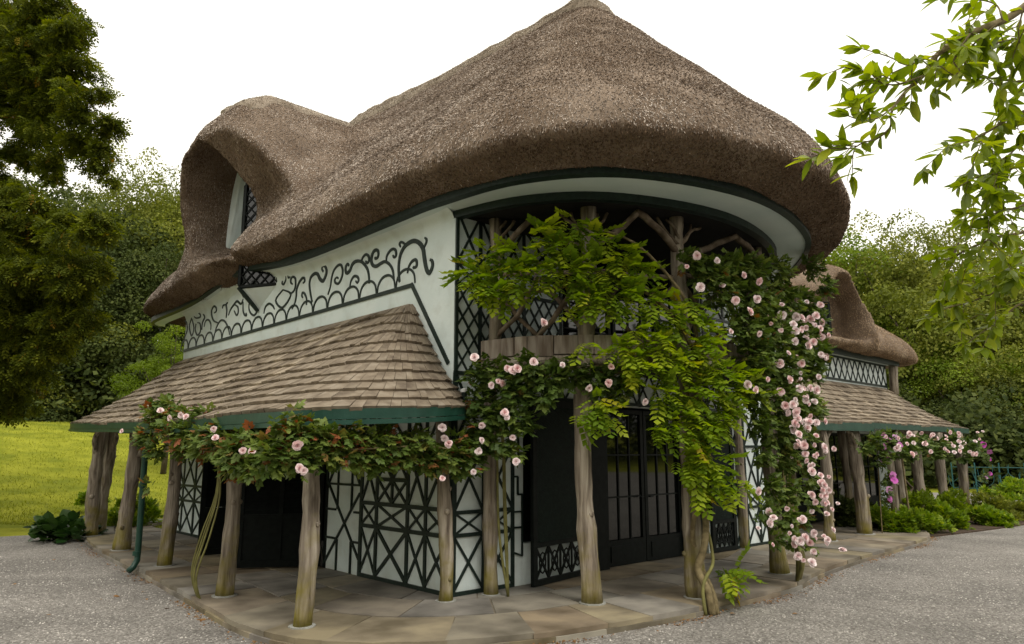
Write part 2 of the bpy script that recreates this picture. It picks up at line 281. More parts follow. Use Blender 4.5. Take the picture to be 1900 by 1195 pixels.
FB={'wist':[(-0.03,-0.69,4.17,0.223),(-0.11,-0.48,3.96,0.211),(-0.03,-0.69,3.84,0.273),(0.11,-0.97,4.14,0.245),(0.05,-0.84,3.66,0.219),(0.14,-1.02,3.87,0.257),(0.36,-1.27,4.39,0.22),(0.59,-1.49,4.46,0.22),(0.48,-1.41,4.19,0.282),(0.31,-1.23,3.93,0.268),(0.57,-1.5,3.86,0.293),(0.84,-1.7,4.33,0.245),(1.08,-1.83,4.15,0.272),(0.85,-1.68,3.93,0.282),(1.25,-1.93,3.96,0.246),(0.73,-1.61,3.54,0.292),(1.05,-1.83,3.61,0.281),(1.36,-1.99,3.57,0.258),(1.63,-2.1,3.39,0.234),(1.24,-1.91,3.23,0.192),(1.47,-2.04,3.05,0.282),(1.21,-1.92,2.85,0.278),(1.67,-2.12,2.8,0.296),(2.01,-2.21,3.08,0.29),(2.11,-2.24,3.29,0.2),(1.87,-2.18,3.61,0.238),(2.25,-2.27,2.77,0.319),(1.9,-2.18,2.49,0.324),(2.5,-2.32,2.51,0.295),(1.54,-2.05,2.48,0.242),(2.72,-2.36,2.73,0.232),(1.03,-1.83,2.97,0.214),(0.77,-1.62,2.28,0.161),(0.72,-1.6,3.02,0.138),(0.62,-1.51,2.21,0.111),(2.3,-2.28,2.24,0.29),(1.87,-2.18,2.1,0.295),(1.58,-2.08,2.1,0.215),(1.93,-2.2,1.79,0.256),(1.77,-2.15,1.66,0.177),(2.17,-2.26,1.66,0.232),(2.32,-2.3,1.4,0.168),(2.0,-2.21,1.41,0.191),(2.3,-2.29,0.44,0.14),(2.48,-2.32,0.4,0.103),(2.73,-2.35,1.46,0.12),(1.42,-2.0,2.03,0.138),(0.91,-1.74,2.21,0.124),(0.82,-1.66,2.4,0.137),(2.93,-2.38,2.5,0.165)],'rright':[(1.93,-2.24,4.15,0.2),(2.17,-2.31,4.05,0.27),(2.58,-2.38,4.17,0.236),(3.0,-2.44,4.16,0.284),(2.43,-2.37,3.8,0.3),(3.1,-2.44,3.81,0.355),(3.77,-2.43,4.3,0.285),(3.9,-2.41,3.86,0.377),(5.31,-2.05,4.03,0.372),(2.82,-2.42,3.42,0.319),(3.48,-2.43,3.35,0.362),(4.56,-2.28,3.41,0.393),(5.38,-2.21,3.76,0.251),(3.03,-2.43,3.02,0.335),(3.75,-2.42,2.94,0.367),(5.31,-2.07,3.09,0.333),(2.97,-2.44,2.6,0.275),(3.66,-2.43,2.5,0.332),(4.64,-2.27,2.55,0.296),(5.4,-2.21,3.34,0.216),(3.07,-2.43,2.19,0.248),(3.68,-2.43,2.07,0.301),(4.49,-2.3,2.09,0.26),(5.33,-2.09,2.43,0.214),(3.14,-2.44,1.79,0.22),(3.73,-2.42,1.72,0.286),(4.53,-2.29,1.71,0.229),(3.21,-2.45,1.38,0.219),(3.74,-2.42,1.3,0.256),(4.63,-2.27,1.41,0.183),(3.06,-2.43,1.06,0.188),(3.53,-2.43,0.97,0.236),(4.19,-2.36,0.92,0.161),(3.73,-2.42,0.68,0.154),(4.34,-2.34,0.56,0.132),(3.28,-2.44,0.72,0.122),(4.96,-2.16,1.09,0.156),(5.39,-2.19,4.67,0.221),(5.43,-2.36,4.34,0.184)],'rmid':[(0.14,-0.45,2.76,0.224),(0.2,-0.78,2.67,0.218),(0.35,-0.99,2.79,0.217),(0.51,-1.19,2.66,0.216),(0.69,-1.37,2.72,0.216),(0.91,-1.51,2.66,0.217),(1.07,-1.62,2.67,0.192),(0.27,-0.88,2.48,0.204),(0.14,-0.45,2.43,0.235),(0.16,-0.72,2.23,0.217),(0.32,-0.93,2.16,0.177),(0.06,-0.45,2.1,0.219),(0.18,-0.7,1.91,0.165),(0.06,-0.45,1.85,0.167),(0.27,-0.88,1.79,0.1),(0.47,-1.14,2.44,0.152),(1.19,-1.68,2.48,0.128),(-0.02,-0.45,1.66,0.102),(1.31,-1.76,2.67,0.154),(-0.11,-0.45,2.67,0.09)],'rleft':[(-2.2,3.94,2.32,0.247),(-2.2,3.22,2.15,0.249),(-2.2,2.59,2.06,0.251),(-2.2,2.0,1.92,0.252),(-2.2,1.5,1.98,0.229),(-2.2,1.0,1.79,0.243),(-2.2,0.6,1.96,0.2),(-2.49,-0.45,1.79,0.195),(-2.33,-0.45,1.94,0.157),(-2.21,-0.45,1.74,0.179),(-2.04,-0.45,1.9,0.183),(-1.86,-0.45,1.84,0.186),(-1.68,-0.45,1.95,0.178),(-1.48,-0.45,1.79,0.192),(-1.29,-0.45,1.93,0.196),(-1.08,-0.45,1.79,0.175),(-0.87,-0.45,1.91,0.191),(-0.65,-0.45,1.73,0.169),(-0.42,-0.45,1.79,0.185),(-0.26,-0.45,1.85,0.163),(-0.18,-0.45,1.66,0.138),(-2.2,4.6,2.02,0.161),(-2.2,4.06,1.86,0.139),(-2.2,2.84,1.86,0.156),(-2.2,1.28,1.64,0.136),(-2.2,0.69,1.61,0.118),(-2.23,-0.45,2.05,0.117),(-2.45,-0.45,2.05,0.093),(-1.35,-0.45,1.68,0.114),(-2.2,3.74,2.46,0.122),(-2.32,-0.45,2.21,0.037),(-2.2,2.34,2.26,0.11),(-2.2,4.27,1.33,0.062)],'rfar':[(10.56,-0.9,2.06,0.183),(11.45,-0.9,2.07,0.213),(12.37,-0.9,1.96,0.221),(13.42,-0.9,2.03,0.205),(14.52,-0.9,1.97,0.214),(15.79,-0.9,2.12,0.224),(17.09,-0.9,1.99,0.205),(11.08,-0.9,1.78,0.163),(12.66,-0.9,1.78,0.149),(14.27,-0.9,1.77,0.185),(16.53,-0.9,1.7,0.172),(17.75,-0.9,1.84,0.12),(10.11,-0.9,1.89,0.134),(10.88,-0.9,1.55,0.092),(11.86,-0.9,1.84,0.168),(15.1,-0.9,1.91,0.164)],'bmid':[(0.22,-1.17,2.82),(0.47,-1.43,2.78),(0.89,-1.77,2.76),(0.88,-1.76,2.58),(0.7,-1.62,2.52),(1.24,-1.96,2.37),(0.07,-0.96,2.72),(0.1,-1.0,2.74),(0.04,-0.9,2.75),(0.05,-0.75,2.61),(-0.05,-0.75,2.56),(-0.32,-0.75,2.86),(0.29,-1.26,3.27),(0.03,-0.89,2.24),(0.04,-0.93,2.19),(-0.19,-0.75,2.1),(-0.2,-0.75,1.93),(-0.22,-0.75,1.81),(0.07,-0.99,1.96),(0.1,-1.03,1.69),(0.09,-0.75,2.59)],'bleft':[(-2.5,4.63,2.1),(-2.5,2.79,2.32),(-2.5,2.77,2.23),(-2.5,2.04,2.22),(-2.5,1.01,2.05),(-2.5,0.96,1.95),(-2.5,0.17,1.81),(-2.5,0.04,1.81),(-2.44,-0.8,1.86),(-2.37,-0.8,1.63),(-2.41,-0.8,1.65),(-0.78,-0.8,2.06),(-0.72,-0.8,1.95),(-0.65,-0.8,1.89),(-0.75,-0.8,1.52),(-0.32,-0.8,1.58),(-2.5,2.11,2.24)],'bright':[(1.72,-2.53,4.11),(1.62,-2.49,3.98),(2.0,-2.61,4.08),(1.75,-2.55,3.73),(2.24,-2.65,3.83),(2.71,-2.73,3.91),(2.74,-2.75,3.7),(2.27,-2.67,3.62),(2.42,-2.69,3.48),(2.71,-2.74,3.25),(2.29,-2.68,3.25),(3.1,-2.77,3.43),(3.13,-2.77,3.33),(3.52,-2.78,3.6),(3.59,-2.77,3.47),(3.38,-2.77,3.06),(3.33,-2.77,2.93),(3.6,-2.77,3.24),(4.02,-2.73,3.23),(3.82,-2.75,3.06),(4.69,-2.59,3.7),(4.82,-2.56,3.58),(4.46,-2.65,3.44),(2.54,-2.71,2.61),(2.51,-2.71,2.54),(2.84,-2.76,2.69),(3.82,-2.75,3.71),(2.5,-2.71,3.97),(4.06,-2.72,1.86),(2.89,-2.75,0.95),(4.05,-2.72,0.72),(4.81,-2.56,3.45),(3.88,-2.75,2.11),(3.81,-2.75,1.55),(3.83,-2.74,1.94),(4.05,-2.72,1.37),(4.66,-2.6,1.1),(4.09,-2.71,0.68),(2.77,-2.75,0.71),(3.89,-2.75,3.45),(3.84,-2.75,1.77),(3.63,-2.76,2.62),(4.11,-2.71,1.61),(4.16,-2.71,1.39),(5.36,-2.44,3.24),(3.48,-2.78,1.88),(4.33,-2.68,0.98),(4.55,-2.63,3.16),(3.38,-2.77,0.68),(4.04,-2.72,1.23),(4.19,-2.7,1.12),(4.13,-2.71,1.89),(4.82,-2.55,1.84),(4.18,-2.7,1.63),(5.36,-2.52,3.55),(4.37,-2.67,1.13),(3.95,-2.74,2.64),(4.7,-2.59,3.14),(3.37,-2.77,0.71),(3.62,-2.77,2.18),(4.37,-2.67,3.53),(4.78,-2.57,1.2),(3.58,-2.77,0.8),(3.46,-2.77,2.3),(3.3,-2.77,2.39),(4.3,-2.68,3.63),(4.26,-2.69,1.15),(3.33,-2.78,2.29),(3.31,-2.77,2.31),(3.62,-2.77,0.45),(3.38,-2.77,0.53),(3.39,-2.77,2.33),(3.73,-2.75,1.69),(4.06,-2.72,2.01),(4.92,-2.52,1.0),(4.51,-2.64,2.84),(4.57,-2.63,3.6),(3.64,-2.77,2.42),(3.48,-2.77,2.02),(4.3,-2.68,1.3),(3.64,-2.76,1.74),(3.16,-2.76,0.82),(3.8,-2.75,2.26),(3.92,-2.74,2.61),(5.35,-2.43,3.91),(3.19,-2.77,0.9),(4.25,-2.69,0.65),(4.1,-2.71,2.19),(3.8,-2.76,2.62),(4.6,-2.62,0.75),(3.53,-2.77,2.17),(3.96,-2.73,3.61),(3.51,-2.76,2.73),(3.72,-2.75,2.75),(3.99,-2.73,2.48),(3.71,-2.76,2.83),(4.34,-2.68,1.27),(3.73,-2.76,3.39),(3.9,-2.74,1.5),(4.37,-2.67,0.61),(4.0,-2.73,1.24),(3.73,-2.75,0.66),(3.21,-2.78,2.56),(2.66,-2.73,0.9),(3.54,-2.77,2.14),(3.64,-2.77,2.23),(3.38,-2.78,1.93),(3.82,-2.75,2.2),(4.19,-2.7,3.3),(2.72,-2.74,1.03),(3.89,-2.74,0.53),(3.93,-2.74,2.23),(4.51,-2.64,3.68),(3.49,-2.77,0.96),(3.67,-2.76,2.95),(3.32,-2.77,0.74),(4.6,-2.61,1.21),(3.84,-2.75,0.4),(3.51,-2.76,1.88),(3.3,-2.77,2.38),(5.33,-2.44,3.2),(3.55,-2.76,2.08),(3.62,-2.77,2.17),(3.99,-2.74,3.86),(5.33,-2.41,3.6),(4.34,-2.68,2.65),(2.69,-2.74,1.33),(5.34,-2.38,3.75),(4.3,-2.68,2.66),(3.93,-2.74,2.25),(4.66,-2.6,1.82),(4.78,-2.57,2.23),(3.94,-2.73,1.48),(3.48,-2.77,3.73),(3.64,-2.77,0.73),(4.05,-2.72,1.02),(4.39,-2.66,3.56),(3.36,-2.77,0.97),(4.03,-2.73,1.15),(4.55,-2.63,3.87),(4.11,-2.71,1.3),(5.01,-2.5,3.46),(3.04,-2.77,1.12),(3.98,-2.73,2.52),(4.02,-2.73,2.53),(3.85,-2.75,3.61),(4.29,-2.69,3.89),(4.3,-2.68,2.46),(5.05,-2.48,3.24),(4.0,-2.73,1.77),(3.64,-2.76,2.4),(4.22,-2.7,2.67),(3.85,-2.75,3.42),(3.99,-2.73,3.32),(3.55,-2.77,2.47),(4.59,-2.62,3.16),(3.52,-2.77,1.87),(4.49,-2.64,1.74),(5.33,-2.41,0.4),(3.81,-2.75,1.87),(3.99,-2.73,2.46),(4.48,-2.65,3.71),(3.0,-2.76,1.07)],'bfar':[(15.83,-1.15,2.04),(14.43,-1.15,1.79),(14.08,-1.15,1.88),(11.67,-1.15,2.15),(13.01,-1.15,2.16),(12.5,-1.15,1.77),(11.7,-1.15,1.76),(15.36,-1.15,2.06),(14.49,-1.15,1.81),(10.84,-1.15,1.93),(15.07,-1.15,1.95),(14.94,-1.15,2.02),(15.3,-1.15,1.82),(10.12,-1.15,2.1),(11.55,-1.15,2.19),(16.76,-1.15,2.31),(11.54,-1.15,1.99),(16.36,-1.15,1.75),(10.69,-1.15,2.2),(12.82,-1.15,1.81),(14.42,-1.15,2.27),(14.08,-1.15,2.09),(13.54,-1.15,2.2),(11.45,-1.15,1.97),(15.78,-1.15,1.81),(15.49,-1.15,2.27),(10.96,-1.15,2.09),(16.36,-1.15,1.77),(16.74,-1.15,2.33),(14.28,-1.15,2.17),(11.05,-1.15,1.85),(11.62,-1.15,1.73),(15.54,-1.15,1.93),(12.11,-1.15,2.16),(12.76,-1.15,2.23),(12.81,-1.15,1.98),(13.21,-1.15,2.11),(10.8,-1.15,1.87),(11.57,-1.15,2.13),(12.6,-1.15,2.02),(16.65,-1.15,2.13),(15.93,-1.15,1.74),(16.22,-1.15,2.07),(14.71,-1.15,2.18)]}
BRANCH=[([(3.567,4.129,4.832),(3.206,4.104,4.543),(3.02,4.052,4.413),(2.773,3.997,4.292),(2.533,3.95,4.129),(2.401,3.904,3.964),(2.275,3.848,3.85),(2.158,3.795,3.723),(2.094,3.735,3.629)],0.028,0.006),([(2.094,3.735,3.629),(2.083,3.727,3.561),(2.008,3.719,3.494),(1.91,3.705,3.457),(1.842,3.692,3.42),(1.716,3.673,3.412)],0.006,0.003),([(2.118,3.725,3.688),(2.011,3.706,3.605),(1.907,3.677,3.578),(1.818,3.642,3.583)],0.005,0.003),([(2.301,3.742,3.875),(2.168,3.738,3.824),(2.071,3.727,3.818),(2.005,3.707,3.856),(1.939,3.691,3.879)],0.005,0.003),([(2.415,3.767,4.021),(2.307,3.798,3.989),(2.259,3.823,3.987),(2.179,3.838,4.046),(2.036,3.853,4.106)],0.005,0.003),([(2.662,3.837,4.192),(2.568,3.864,4.044),(2.6,3.875,3.982),(2.537,3.886,3.921)],0.006,0.003),([(2.918,3.915,4.325),(2.844,3.958,4.274),(2.768,4.006,4.197),(2.756,4.054,4.119)],0.006,0.003),([(2.918,3.915,4.325),(2.931,3.96,4.454),(2.876,4.014,4.527),(2.852,4.078,4.551)],0.006,0.003),([(3.188,4.082,4.528),(3.154,4.11,4.37),(3.188,4.14,4.204)],0.006,0.003),([(3.878,4.607,4.435),(3.448,4.503,4.257),(3.177,4.376,4.208),(2.967,4.253,4.14)],0.01,0.003),([(3.878,4.64,4.251),(3.4,4.526,4.035),(3.119,4.405,3.863),(2.884,4.276,3.73),(2.658,4.141,3.634)],0.012,0.003),([(4.033,4.88,4.044),(3.578,4.773,3.794),(3.325,4.644,3.663),(3.082,4.505,3.588),(2.847,4.375,3.464)],0.012,0.003),([(4.033,4.935,3.739),(3.613,4.874,3.514),(3.393,4.785,3.444),(3.216,4.695,3.375),(3.007,4.596,3.361)],0.012,0.003),([(4.033,4.983,3.472),(3.627,4.926,3.333),(3.383,4.856,3.272),(3.144,4.792,3.176),(2.948,4.728,3.082),(2.828,4.65,3.061)],0.014,0.003),([(4.188,5.232,3.219),(3.769,5.182,3.042),(3.517,5.118,2.946),(3.271,5.053,2.853),(3.068,4.982,2.799),(2.871,4.917,2.71)],0.012,0.003),([(4.188,5.274,2.981),(3.755,5.191,2.881),(3.529,5.113,2.747),(3.347,5.028,2.653),(3.132,4.95,2.527)],0.01,0.003),([(4.033,4.846,4.235),(3.641,4.717,4.009),(3.375,4.586,3.793),(3.154,4.442,3.656)],0.01,0.003),([(3.579,4.384,4.541),(3.353,4.33,4.468),(3.132,4.275,4.396),(2.984,4.232,4.258)],0.008,0.003),([(4.188,5.203,3.377),(3.77,5.102,3.184),(3.522,4.987,3.073),(3.281,4.87,2.967)],0.01,0.003)]
YEW=[(-12.48,16.39,12.34,0.94),(-11.03,15.46,11.88,0.887),(-10.21,15.07,11.22,0.677),(-11.28,15.64,10.88,0.887),(-10.09,15.2,10.5,0.615),(-12.35,16.73,10.49,0.805),(-10.78,15.82,9.89,0.824),(-9.43,14.89,9.41,0.537),(-9.07,14.97,8.94,0.406),(-11.95,16.87,9.7,0.671),(-9.84,15.51,8.8,0.554),(-8.95,15.06,8.47,0.286),(-10.65,16.04,8.64,0.482),(-9.19,15.14,8.0,0.286),(-12.48,16.94,9.3,0.483),(-8.91,15.18,7.79,0.155),(-11.95,17.01,8.91,0.242),(-13.46,17.45,12.09,0.992),(-10.29,14.37,6.62,0.783),(-9.08,13.88,6.57,0.595),(-8.14,13.42,6.3,0.418),(-10.18,14.53,5.74,0.895),(-8.87,14.03,5.72,0.757),(-7.88,13.47,5.99,0.23),(-9.96,14.71,4.75,0.895),(-8.87,14.18,4.86,0.595),(-10.63,15.36,3.94,0.925),(-9.56,14.85,3.98,0.559),(-10.81,15.53,3.03,0.636),(-8.32,13.89,5.35,0.341),(-8.65,14.28,4.33,0.281),(-12.04,16.11,8.26,0.38),(-13.56,16.65,10.89,1.074),(-12.05,15.44,6.36,1.074),(-12.05,15.75,4.59,1.074),(-11.81,16.05,2.95,0.835)]

# ---------------- ground ----------------
def sm(x): x=np.clip(x,0,1); return x*x*(3-2*x)
def terrain(x,y):
    d=np.hypot(x,y)
    left=sm((-x-3)/9); h=3.3*sm((d-19)/26)*left
    h+=9*sm((d-46)/60)*left
    h+=5*sm((d-60)/60)*(1-left)
    return h
def build_ground():
    n=140; t=np.linspace(-1,1,n); g=np.sign(t)*np.abs(t)**2.2*280
    X,Y=np.meshgrid(g,g+20); Z=terrain(X,Y)-.006
    V=np.stack([X,Y,Z],-1).reshape(-1,3); i=np.arange(n*n).reshape(n,n)
    F=np.stack([i[:-1,:-1],i[:-1,1:],i[1:,1:],i[1:,:-1]],-1).reshape(-1,4)
    link('lawn',np_mesh('lawn',V,F,smooth=True),M_lawn,kind='structure')
build_ground()
def smoothpoly(P,n=6,closed=True):
    out=[];m=len(P)
    for i in range(m if closed else m-1):
        p0,p1,p2,p3=[np.array(P[(i+j)%m] if closed else P[min(max(i+j,0),m-1)],float) for j in (-1,0,1,2)]
        for q in range(n):
            t=q/n; out.append(tuple(.5*((2*p1)+(-p0+p2)*t+(2*p0-5*p1+4*p2-p3)*t*t+(-p0+3*p1-3*p2+p3)*t**3)))
    if not closed: out.append(tuple(P[-1]))
    return out
gp=[(-30,17.2),(-16,17.8),(-9,18.2),(-7.5,22),(0,30),(12,33),(20.5,33.2),(27,30.5),(40,29),(60,20),(50,-25),(-50,-25),(-45,10)]
MB().prism(smoothpoly(gp,8),-.3,.0).build('gravel_path',M_gravel,kind='structure')
# loose pebbles on the gravel, near the camera
def pebbles():
    N=46000; x=rng.uniform(-9,11,N); y=4.2+rng.random(N)**1.3*9
    a=(x-CX)*ca_+(y-CY)*sa_; b=-(x-CX)*sa_+(y-CY)*ca_
    keep=~((a>-1.9)&(b>-1.6)&(a<11)) & ~((b>.2)&(a>-2.2)) & ~((np.hypot((a-1.0)/3.2,(b+.6)/1.5)<1))
    keep&=~((a>-2.25)&(a<11.2)&(b>-2.1)&(b<12))
    x=x[keep];y=y[keep];N=len(x)
    tv=np.array([(1,0,0),(0,1,0),(-1,0,0),(0,-1,0),(0,0,.8)]); tf=np.array([(0,1,4),(1,2,4),(2,3,4),(3,0,4)])
    an=rng.uniform(0,6.28,N); Rm=np.zeros((N,3,3)); Rm[:,0,0]=np.cos(an);Rm[:,0,1]=-np.sin(an);Rm[:,1,0]=np.sin(an);Rm[:,1,1]=np.cos(an);Rm[:,2,2]=1
    sc=rng.uniform(.006,.015,(N,1))*np.stack([np.ones(N),rng.uniform(.6,1,N),rng.uniform(.6,1,N)],1)
    V,F,T=scatter(tv,tf,np.stack([x,y,np.full(N,.001)],1),Rm,sc,rng.random(N))
    link('loose_pebbles',np_mesh('loose_pebbles',V,F,T,smooth=True),M_pebble,kind='stuff')
pebbles()
# ---------------- patio (local cottage frame) ----------------
cot_mat=Matrix.Translation((CX,CY,0))@Matrix.Rotation(AZ,4,'Z')
patio=empty('patio',(CX,CY,0),AZ,kind='structure')
edge=[(-.6,13.2),(-1.1,11.6),(-1.62,9.9),(-1.9,7.4),(-2.03,4.8),(-2.2,2.4),(-2.35,.3),(-2.1,-.75),(-1.35,-1.47),(-.37,-1.93),(1.1,-2.22),(2.46,-2.3),(3.9,-2.3),(5.3,-2.05),(7.6,-1.82),(9.6,-1.75),(11,-1.62),(12.2,-1.2),(13.1,-.6)]
inner=[(1.3,13.2),(.1,11.6),(.05,9.9),(.05,7.4),(.05,4.8),(.05,2.4),(.05,1.5),(.3,.8),(.6,.5),(1.0,.3),(1.6,.3),(2.8,.3),(3.9,.3),(5.3,.3),(7.6,1.3),(9.6,1.3),(11,1.3),(12.2,1.3),(13.1,1.3)]
E_=np.array(smoothpoly(edge,10,False)); I_=np.array(smoothpoly(inner,10,False))
base=MB(); 
q=[tuple(p) for p in E_*.999+.0]+[tuple(p) for p in I_[::-1]]
base.prism([(p[0],p[1]) for p in q][::-1],-.1,.088); base.build('mortar_bed',M_mortar,patio)
def patio_pt(s,t):
    i=min(max(s,0),len(E_)-1.001); k=int(i); f=i-k
    e=E_[k]*(1-f)+E_[k+1]*f; n=I_[k]*(1-f)+I_[k+1]*f
    return e*(1-t)+n*t
def flags():
    s=0.; L=len(E_)-1; rows=[0,.36,.68,1.0]
    for r in range(3):
        s=-random.random()*3
        while s<L:
            # size by arc length
            a=patio_pt(max(s,0),rows[r]); 
            want=random.uniform(.65,1.25); s2=s
            while s2<L and np.linalg.norm(patio_pt(max(s2,0),rows[r]+.15)-a)<want: s2+=.25
            s0=max(s,0); s1=min(s2,L)
            if s1-s0>.2:
                t0=rows[r]+(random.uniform(-.0,.0)); t1=rows[r+1]
                g=.012; P=[]
                m=5
                for j in range(m+1): P.append(patio_pt(s0+(s1-s0)*j/m,t0))
                for j in range(m+1): P.append(patio_pt(s1+(s0-s1)*j/m,t1))
                P=np.array(P); c=P.mean(0); out=[]
                for p in P:
                    d=c-p; n=np.linalg.norm(d); out.append(p+d/n*g*random.uniform(.8,1.6))
                if r==0:
                    for j in range(m+1): out[j]=P[j]+ (P[j]-c)/np.linalg.norm(P[j]-c)*random.uniform(.0,.03)
                top=.1+random.uniform(-.004,.005); out=[tuple(p) for p in out]
                ar=sum(out[i][0]*out[(i+1)%len(out)][1]-out[(i+1)%len(out)][0]*out[i][1] for i in range(len(out)))
                if ar<0: out=out[::-1]
                MB().prism(out,.05 if r==0 else .07,top).build('flagstone',M_flag,patio)
            s=s2
flags()
# kerb of brown stones under the patio edge
def kerb():
    L=len(E_)-1; s=0.
    while s<L-.5:
        s2=s+random.uniform(2.5,5); s1=min(s2,L)
        P=[]; 
        for j in range(5): P.append(E_[min(int(round(s+(s1-s)*j/4)),L)])
        C_=[np.array(p)-(np.array(I_[min(int(round(s+(s1-s)*j/4)),L)])-np.array(p))/np.linalg.norm(np.array(I_[min(int(round(s+(s1-s)*j/4)),L)])-np.array(p))*.035 for j,p in enumerate(P)]
        out=[tuple(p) for p in C_]+[tuple(p*1.0) for p in P[::-1]]
        ar=sum(out[i][0]*out[(i+1)%len(out)][1]-out[(i+1)%len(out)][0]*out[i][1] for i in range(len(out)))
        if ar<0: out=out[::-1]
        MB().prism(out,-.05,.048).build('kerb_stone',M_flag,patio); s=s2
kerb()
# ---------------- cottage ----------------
cot=empty('thatched_cottage',(CX,CY,0),AZ,label='pale blue cottage with deep thatched roof, black lattice walls and rustic post verandas',cat='cottage')
ZR=.1
def wall(name,boxes,mat_=None):
    b=MB()
    for q in boxes: b.box(*q)
    return b.build(name,mat_ or M_plaster,cot)
wl=wall('wall',[(0,.25,0,3.08,ZR,4.95),(0,.25,5.3,10,ZR,5.2),(0,.25,3.08,5.3,2.4,5.2)])
wf=wall('wall',[(.25,1.2,0.003,.25,ZR,4.94),(6.35,7.75,0,.25,ZR,4.94),(1.2,2.5,0,.25,ZR,.62),(5.55,6.35,0,.25,ZR,.62),(1.2,6.35,0,.25,2.5,3.1),(1.2,2.0,0,.25,3.1,4.94),(5.6,6.35,0,.25,3.1,4.94)])
wr_=wall('wall',[(7.5,7.75,.25,1.3,ZR,4.94),(7.75,8.6,1.3,1.55,ZR,4.4),(10.2,10.5,1.3,1.55,ZR,4.4),(10.5,16.5,1.3,1.55,2.3,4.4),(16.5,17.65,1.3,1.55,ZR,4.4),(8.6,10.2,1.3,1.55,2.3,4.4),(17.4,17.65,1.55,6,ZR,4.4)])
MB().box(.25,7.5,9.75,10,ZR,4.94).build('wall',M_plaster,cot)
# dark rooms behind the openings
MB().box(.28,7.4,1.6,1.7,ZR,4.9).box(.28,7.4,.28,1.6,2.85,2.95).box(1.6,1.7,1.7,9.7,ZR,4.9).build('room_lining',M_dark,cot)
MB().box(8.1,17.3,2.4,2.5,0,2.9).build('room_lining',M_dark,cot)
_k=[0]
def batt(parent,p0,p1,w=.035,n=(-1,0,0),h=.02,name='batten',m=None):
    _k[0]+=1; h2=h+(_k[0]%9)*.0007
    b=MB().beam(p0,p1,w,h2,n); return b.build(name,m or M_black,parent)
def L_(b0,z0,b1,z1,w=.035): batt(wl,(-.001,b0,z0),(-.001,b1,z1),w)
def F_(a0,z0,a1,z1,w=.035): batt(wf,(a0,-.001,z0),(a1,-.001,z1),w,(0,-1,0))
def XL(b0,b1,z0,z1,w=.032): L_(b0,z0,b1,z1,w); L_(b0,z1,b1,z0,w)
def XF(a0,a1,z0,z1,w=.028): F_(a0,z0,a1,z1,w); F_(a0,z1,a1,z0,w)
for b,w_ in ((.03,.06),(.51,.05),(.91,.055),(1.65,.055),(2.05,.065)): L_(b,ZR,b,2.62,w_)
L_(.0,.125,2.08,.125,.05)
for z in (.79,1.10): L_(.0,z,2.08,z,.05)
L_(0,1.86,2.05,1.86,.045)
L_(.91,1.43,1.65,1.43,.05)
for b0,b1 in ((.03,.51),(.51,.91),(1.65,2.05)):
    XL(b0,b1,.15,.79); XL(b0,b1,.79,1.10,.025); XL(b0,b1,1.10,1.86); XL(b0,b1,1.86,2.6)
XL(.91,1.65,.15,.79,.045); XL(.91,1.65,.79,1.10)
L_(1.28,1.10,1.28,1.86,.045); XL(.93,1.28,1.12,1.43,.03); XL(1.28,1.63,1.12,1.43,.03); XL(.91,1.28,1.43,1.86,.03); XL(1.28,1.65,1.43,1.86,.03); XL(.91,1.65,1.86,2.6)
# branching pattern beside the door
for s in [(3.06,.17,2.1,1.22),(3.02,1.35,2.08,.32),(3.04,1.33,2.1,1.33),(3.04,.96,2.76,.96),(2.25,.95,2.08,.95),(3.04,.55,2.72,.55),(2.25,.54,2.08,.54),(2.70,.1,2.70,.54),(2.72,.97,2.72,1.75),(2.32,.97,2.32,1.7),(2.30,.1,2.30,.54),(3.0,1.34,2.54,1.95),(2.54,1.95,2.1,1.34),(2.54,1.95,2.54,2.6),(3.04,1.34,3.04,2.6),(2.9,2.6,2.54,1.95),(2.2,2.6,2.54,1.95)]: L_(*s,.03)
# far panels on the side wall
for b in (5.36,6.2,7.0,7.8,8.6,9.3,9.92): L_(b,ZR,b,2.62,.055)
for z in (.125,.79,1.10,1.86): L_(5.36,z,9.95,z,.045)
for b0,b1 in ((6.2,7.0),(7.0,7.8),(7.8,8.6),(8.6,9.3),(9.3,9.92)):
    XL(b0,b1,.15,.79); XL(b0,b1,1.10,1.86)
    XL(b0,b1,.79,1.10,.025); XL(b0,b1,1.86,2.6)
# frieze rail, scallops and scrolls
L_(.94,4.06,9.98,4.07,.055); L_(.95,4.08,-.0+.09,2.9,.055)
def ribbon(pts,r,parent,name='scroll',off=-.012):
    P=smoothpoly(pts,4,False); b=MB()
    n=len(P); rad=[r*(.62+.5*math.sin(math.pi*i/(n-1))) for i in range(n)]
    _k[0]+=1; x=off-(_k[0]%7)*.0006
    lastn=len(b.v); V=[]
    for i,(u,v) in enumerate(P):
        d=np.array(P[min(i+1,n-1)])-np.array(P[max(i-1,0)]); d=d/ (np.linalg.norm(d)+1e-9); q=np.array((-d[1],d[0]))*rad[i]
        for xx,sg in ((0,1),(0,-1),(x,-1),(x,1)): V.append((xx,u+q[0]*sg,v+q[1]*sg))
    Fc=[]
    for i in range(n-1):
        for j in range(4): a=i*4+j; c=i*4+(j+1)%4; Fc.append((a,c,c+4,a+4))
    Fc.append((0,1,2,3)); Fc.append(tuple((n-1)*4+j for j in (3,2,1,0)))
    b.add(V,Fc); return b.build(name,M_black,parent)
for i in range(19):
    b0=.87+.4915*i; b1=b0+.47; zt=.235
    ribbon([(b0,4.08),(b0+.03,4.08+zt*.55),(b0+.12,4.08+zt*.9),((b0+b1)/2,4.08+zt),(b1-.12,4.08+zt*.9),(b1-.03,4.08+zt*.55),(b1,4.08)],.0165,wl,'scallop')
for wv,pts in SCROLL:
    ribbon(pts,.0175*wv,wl)
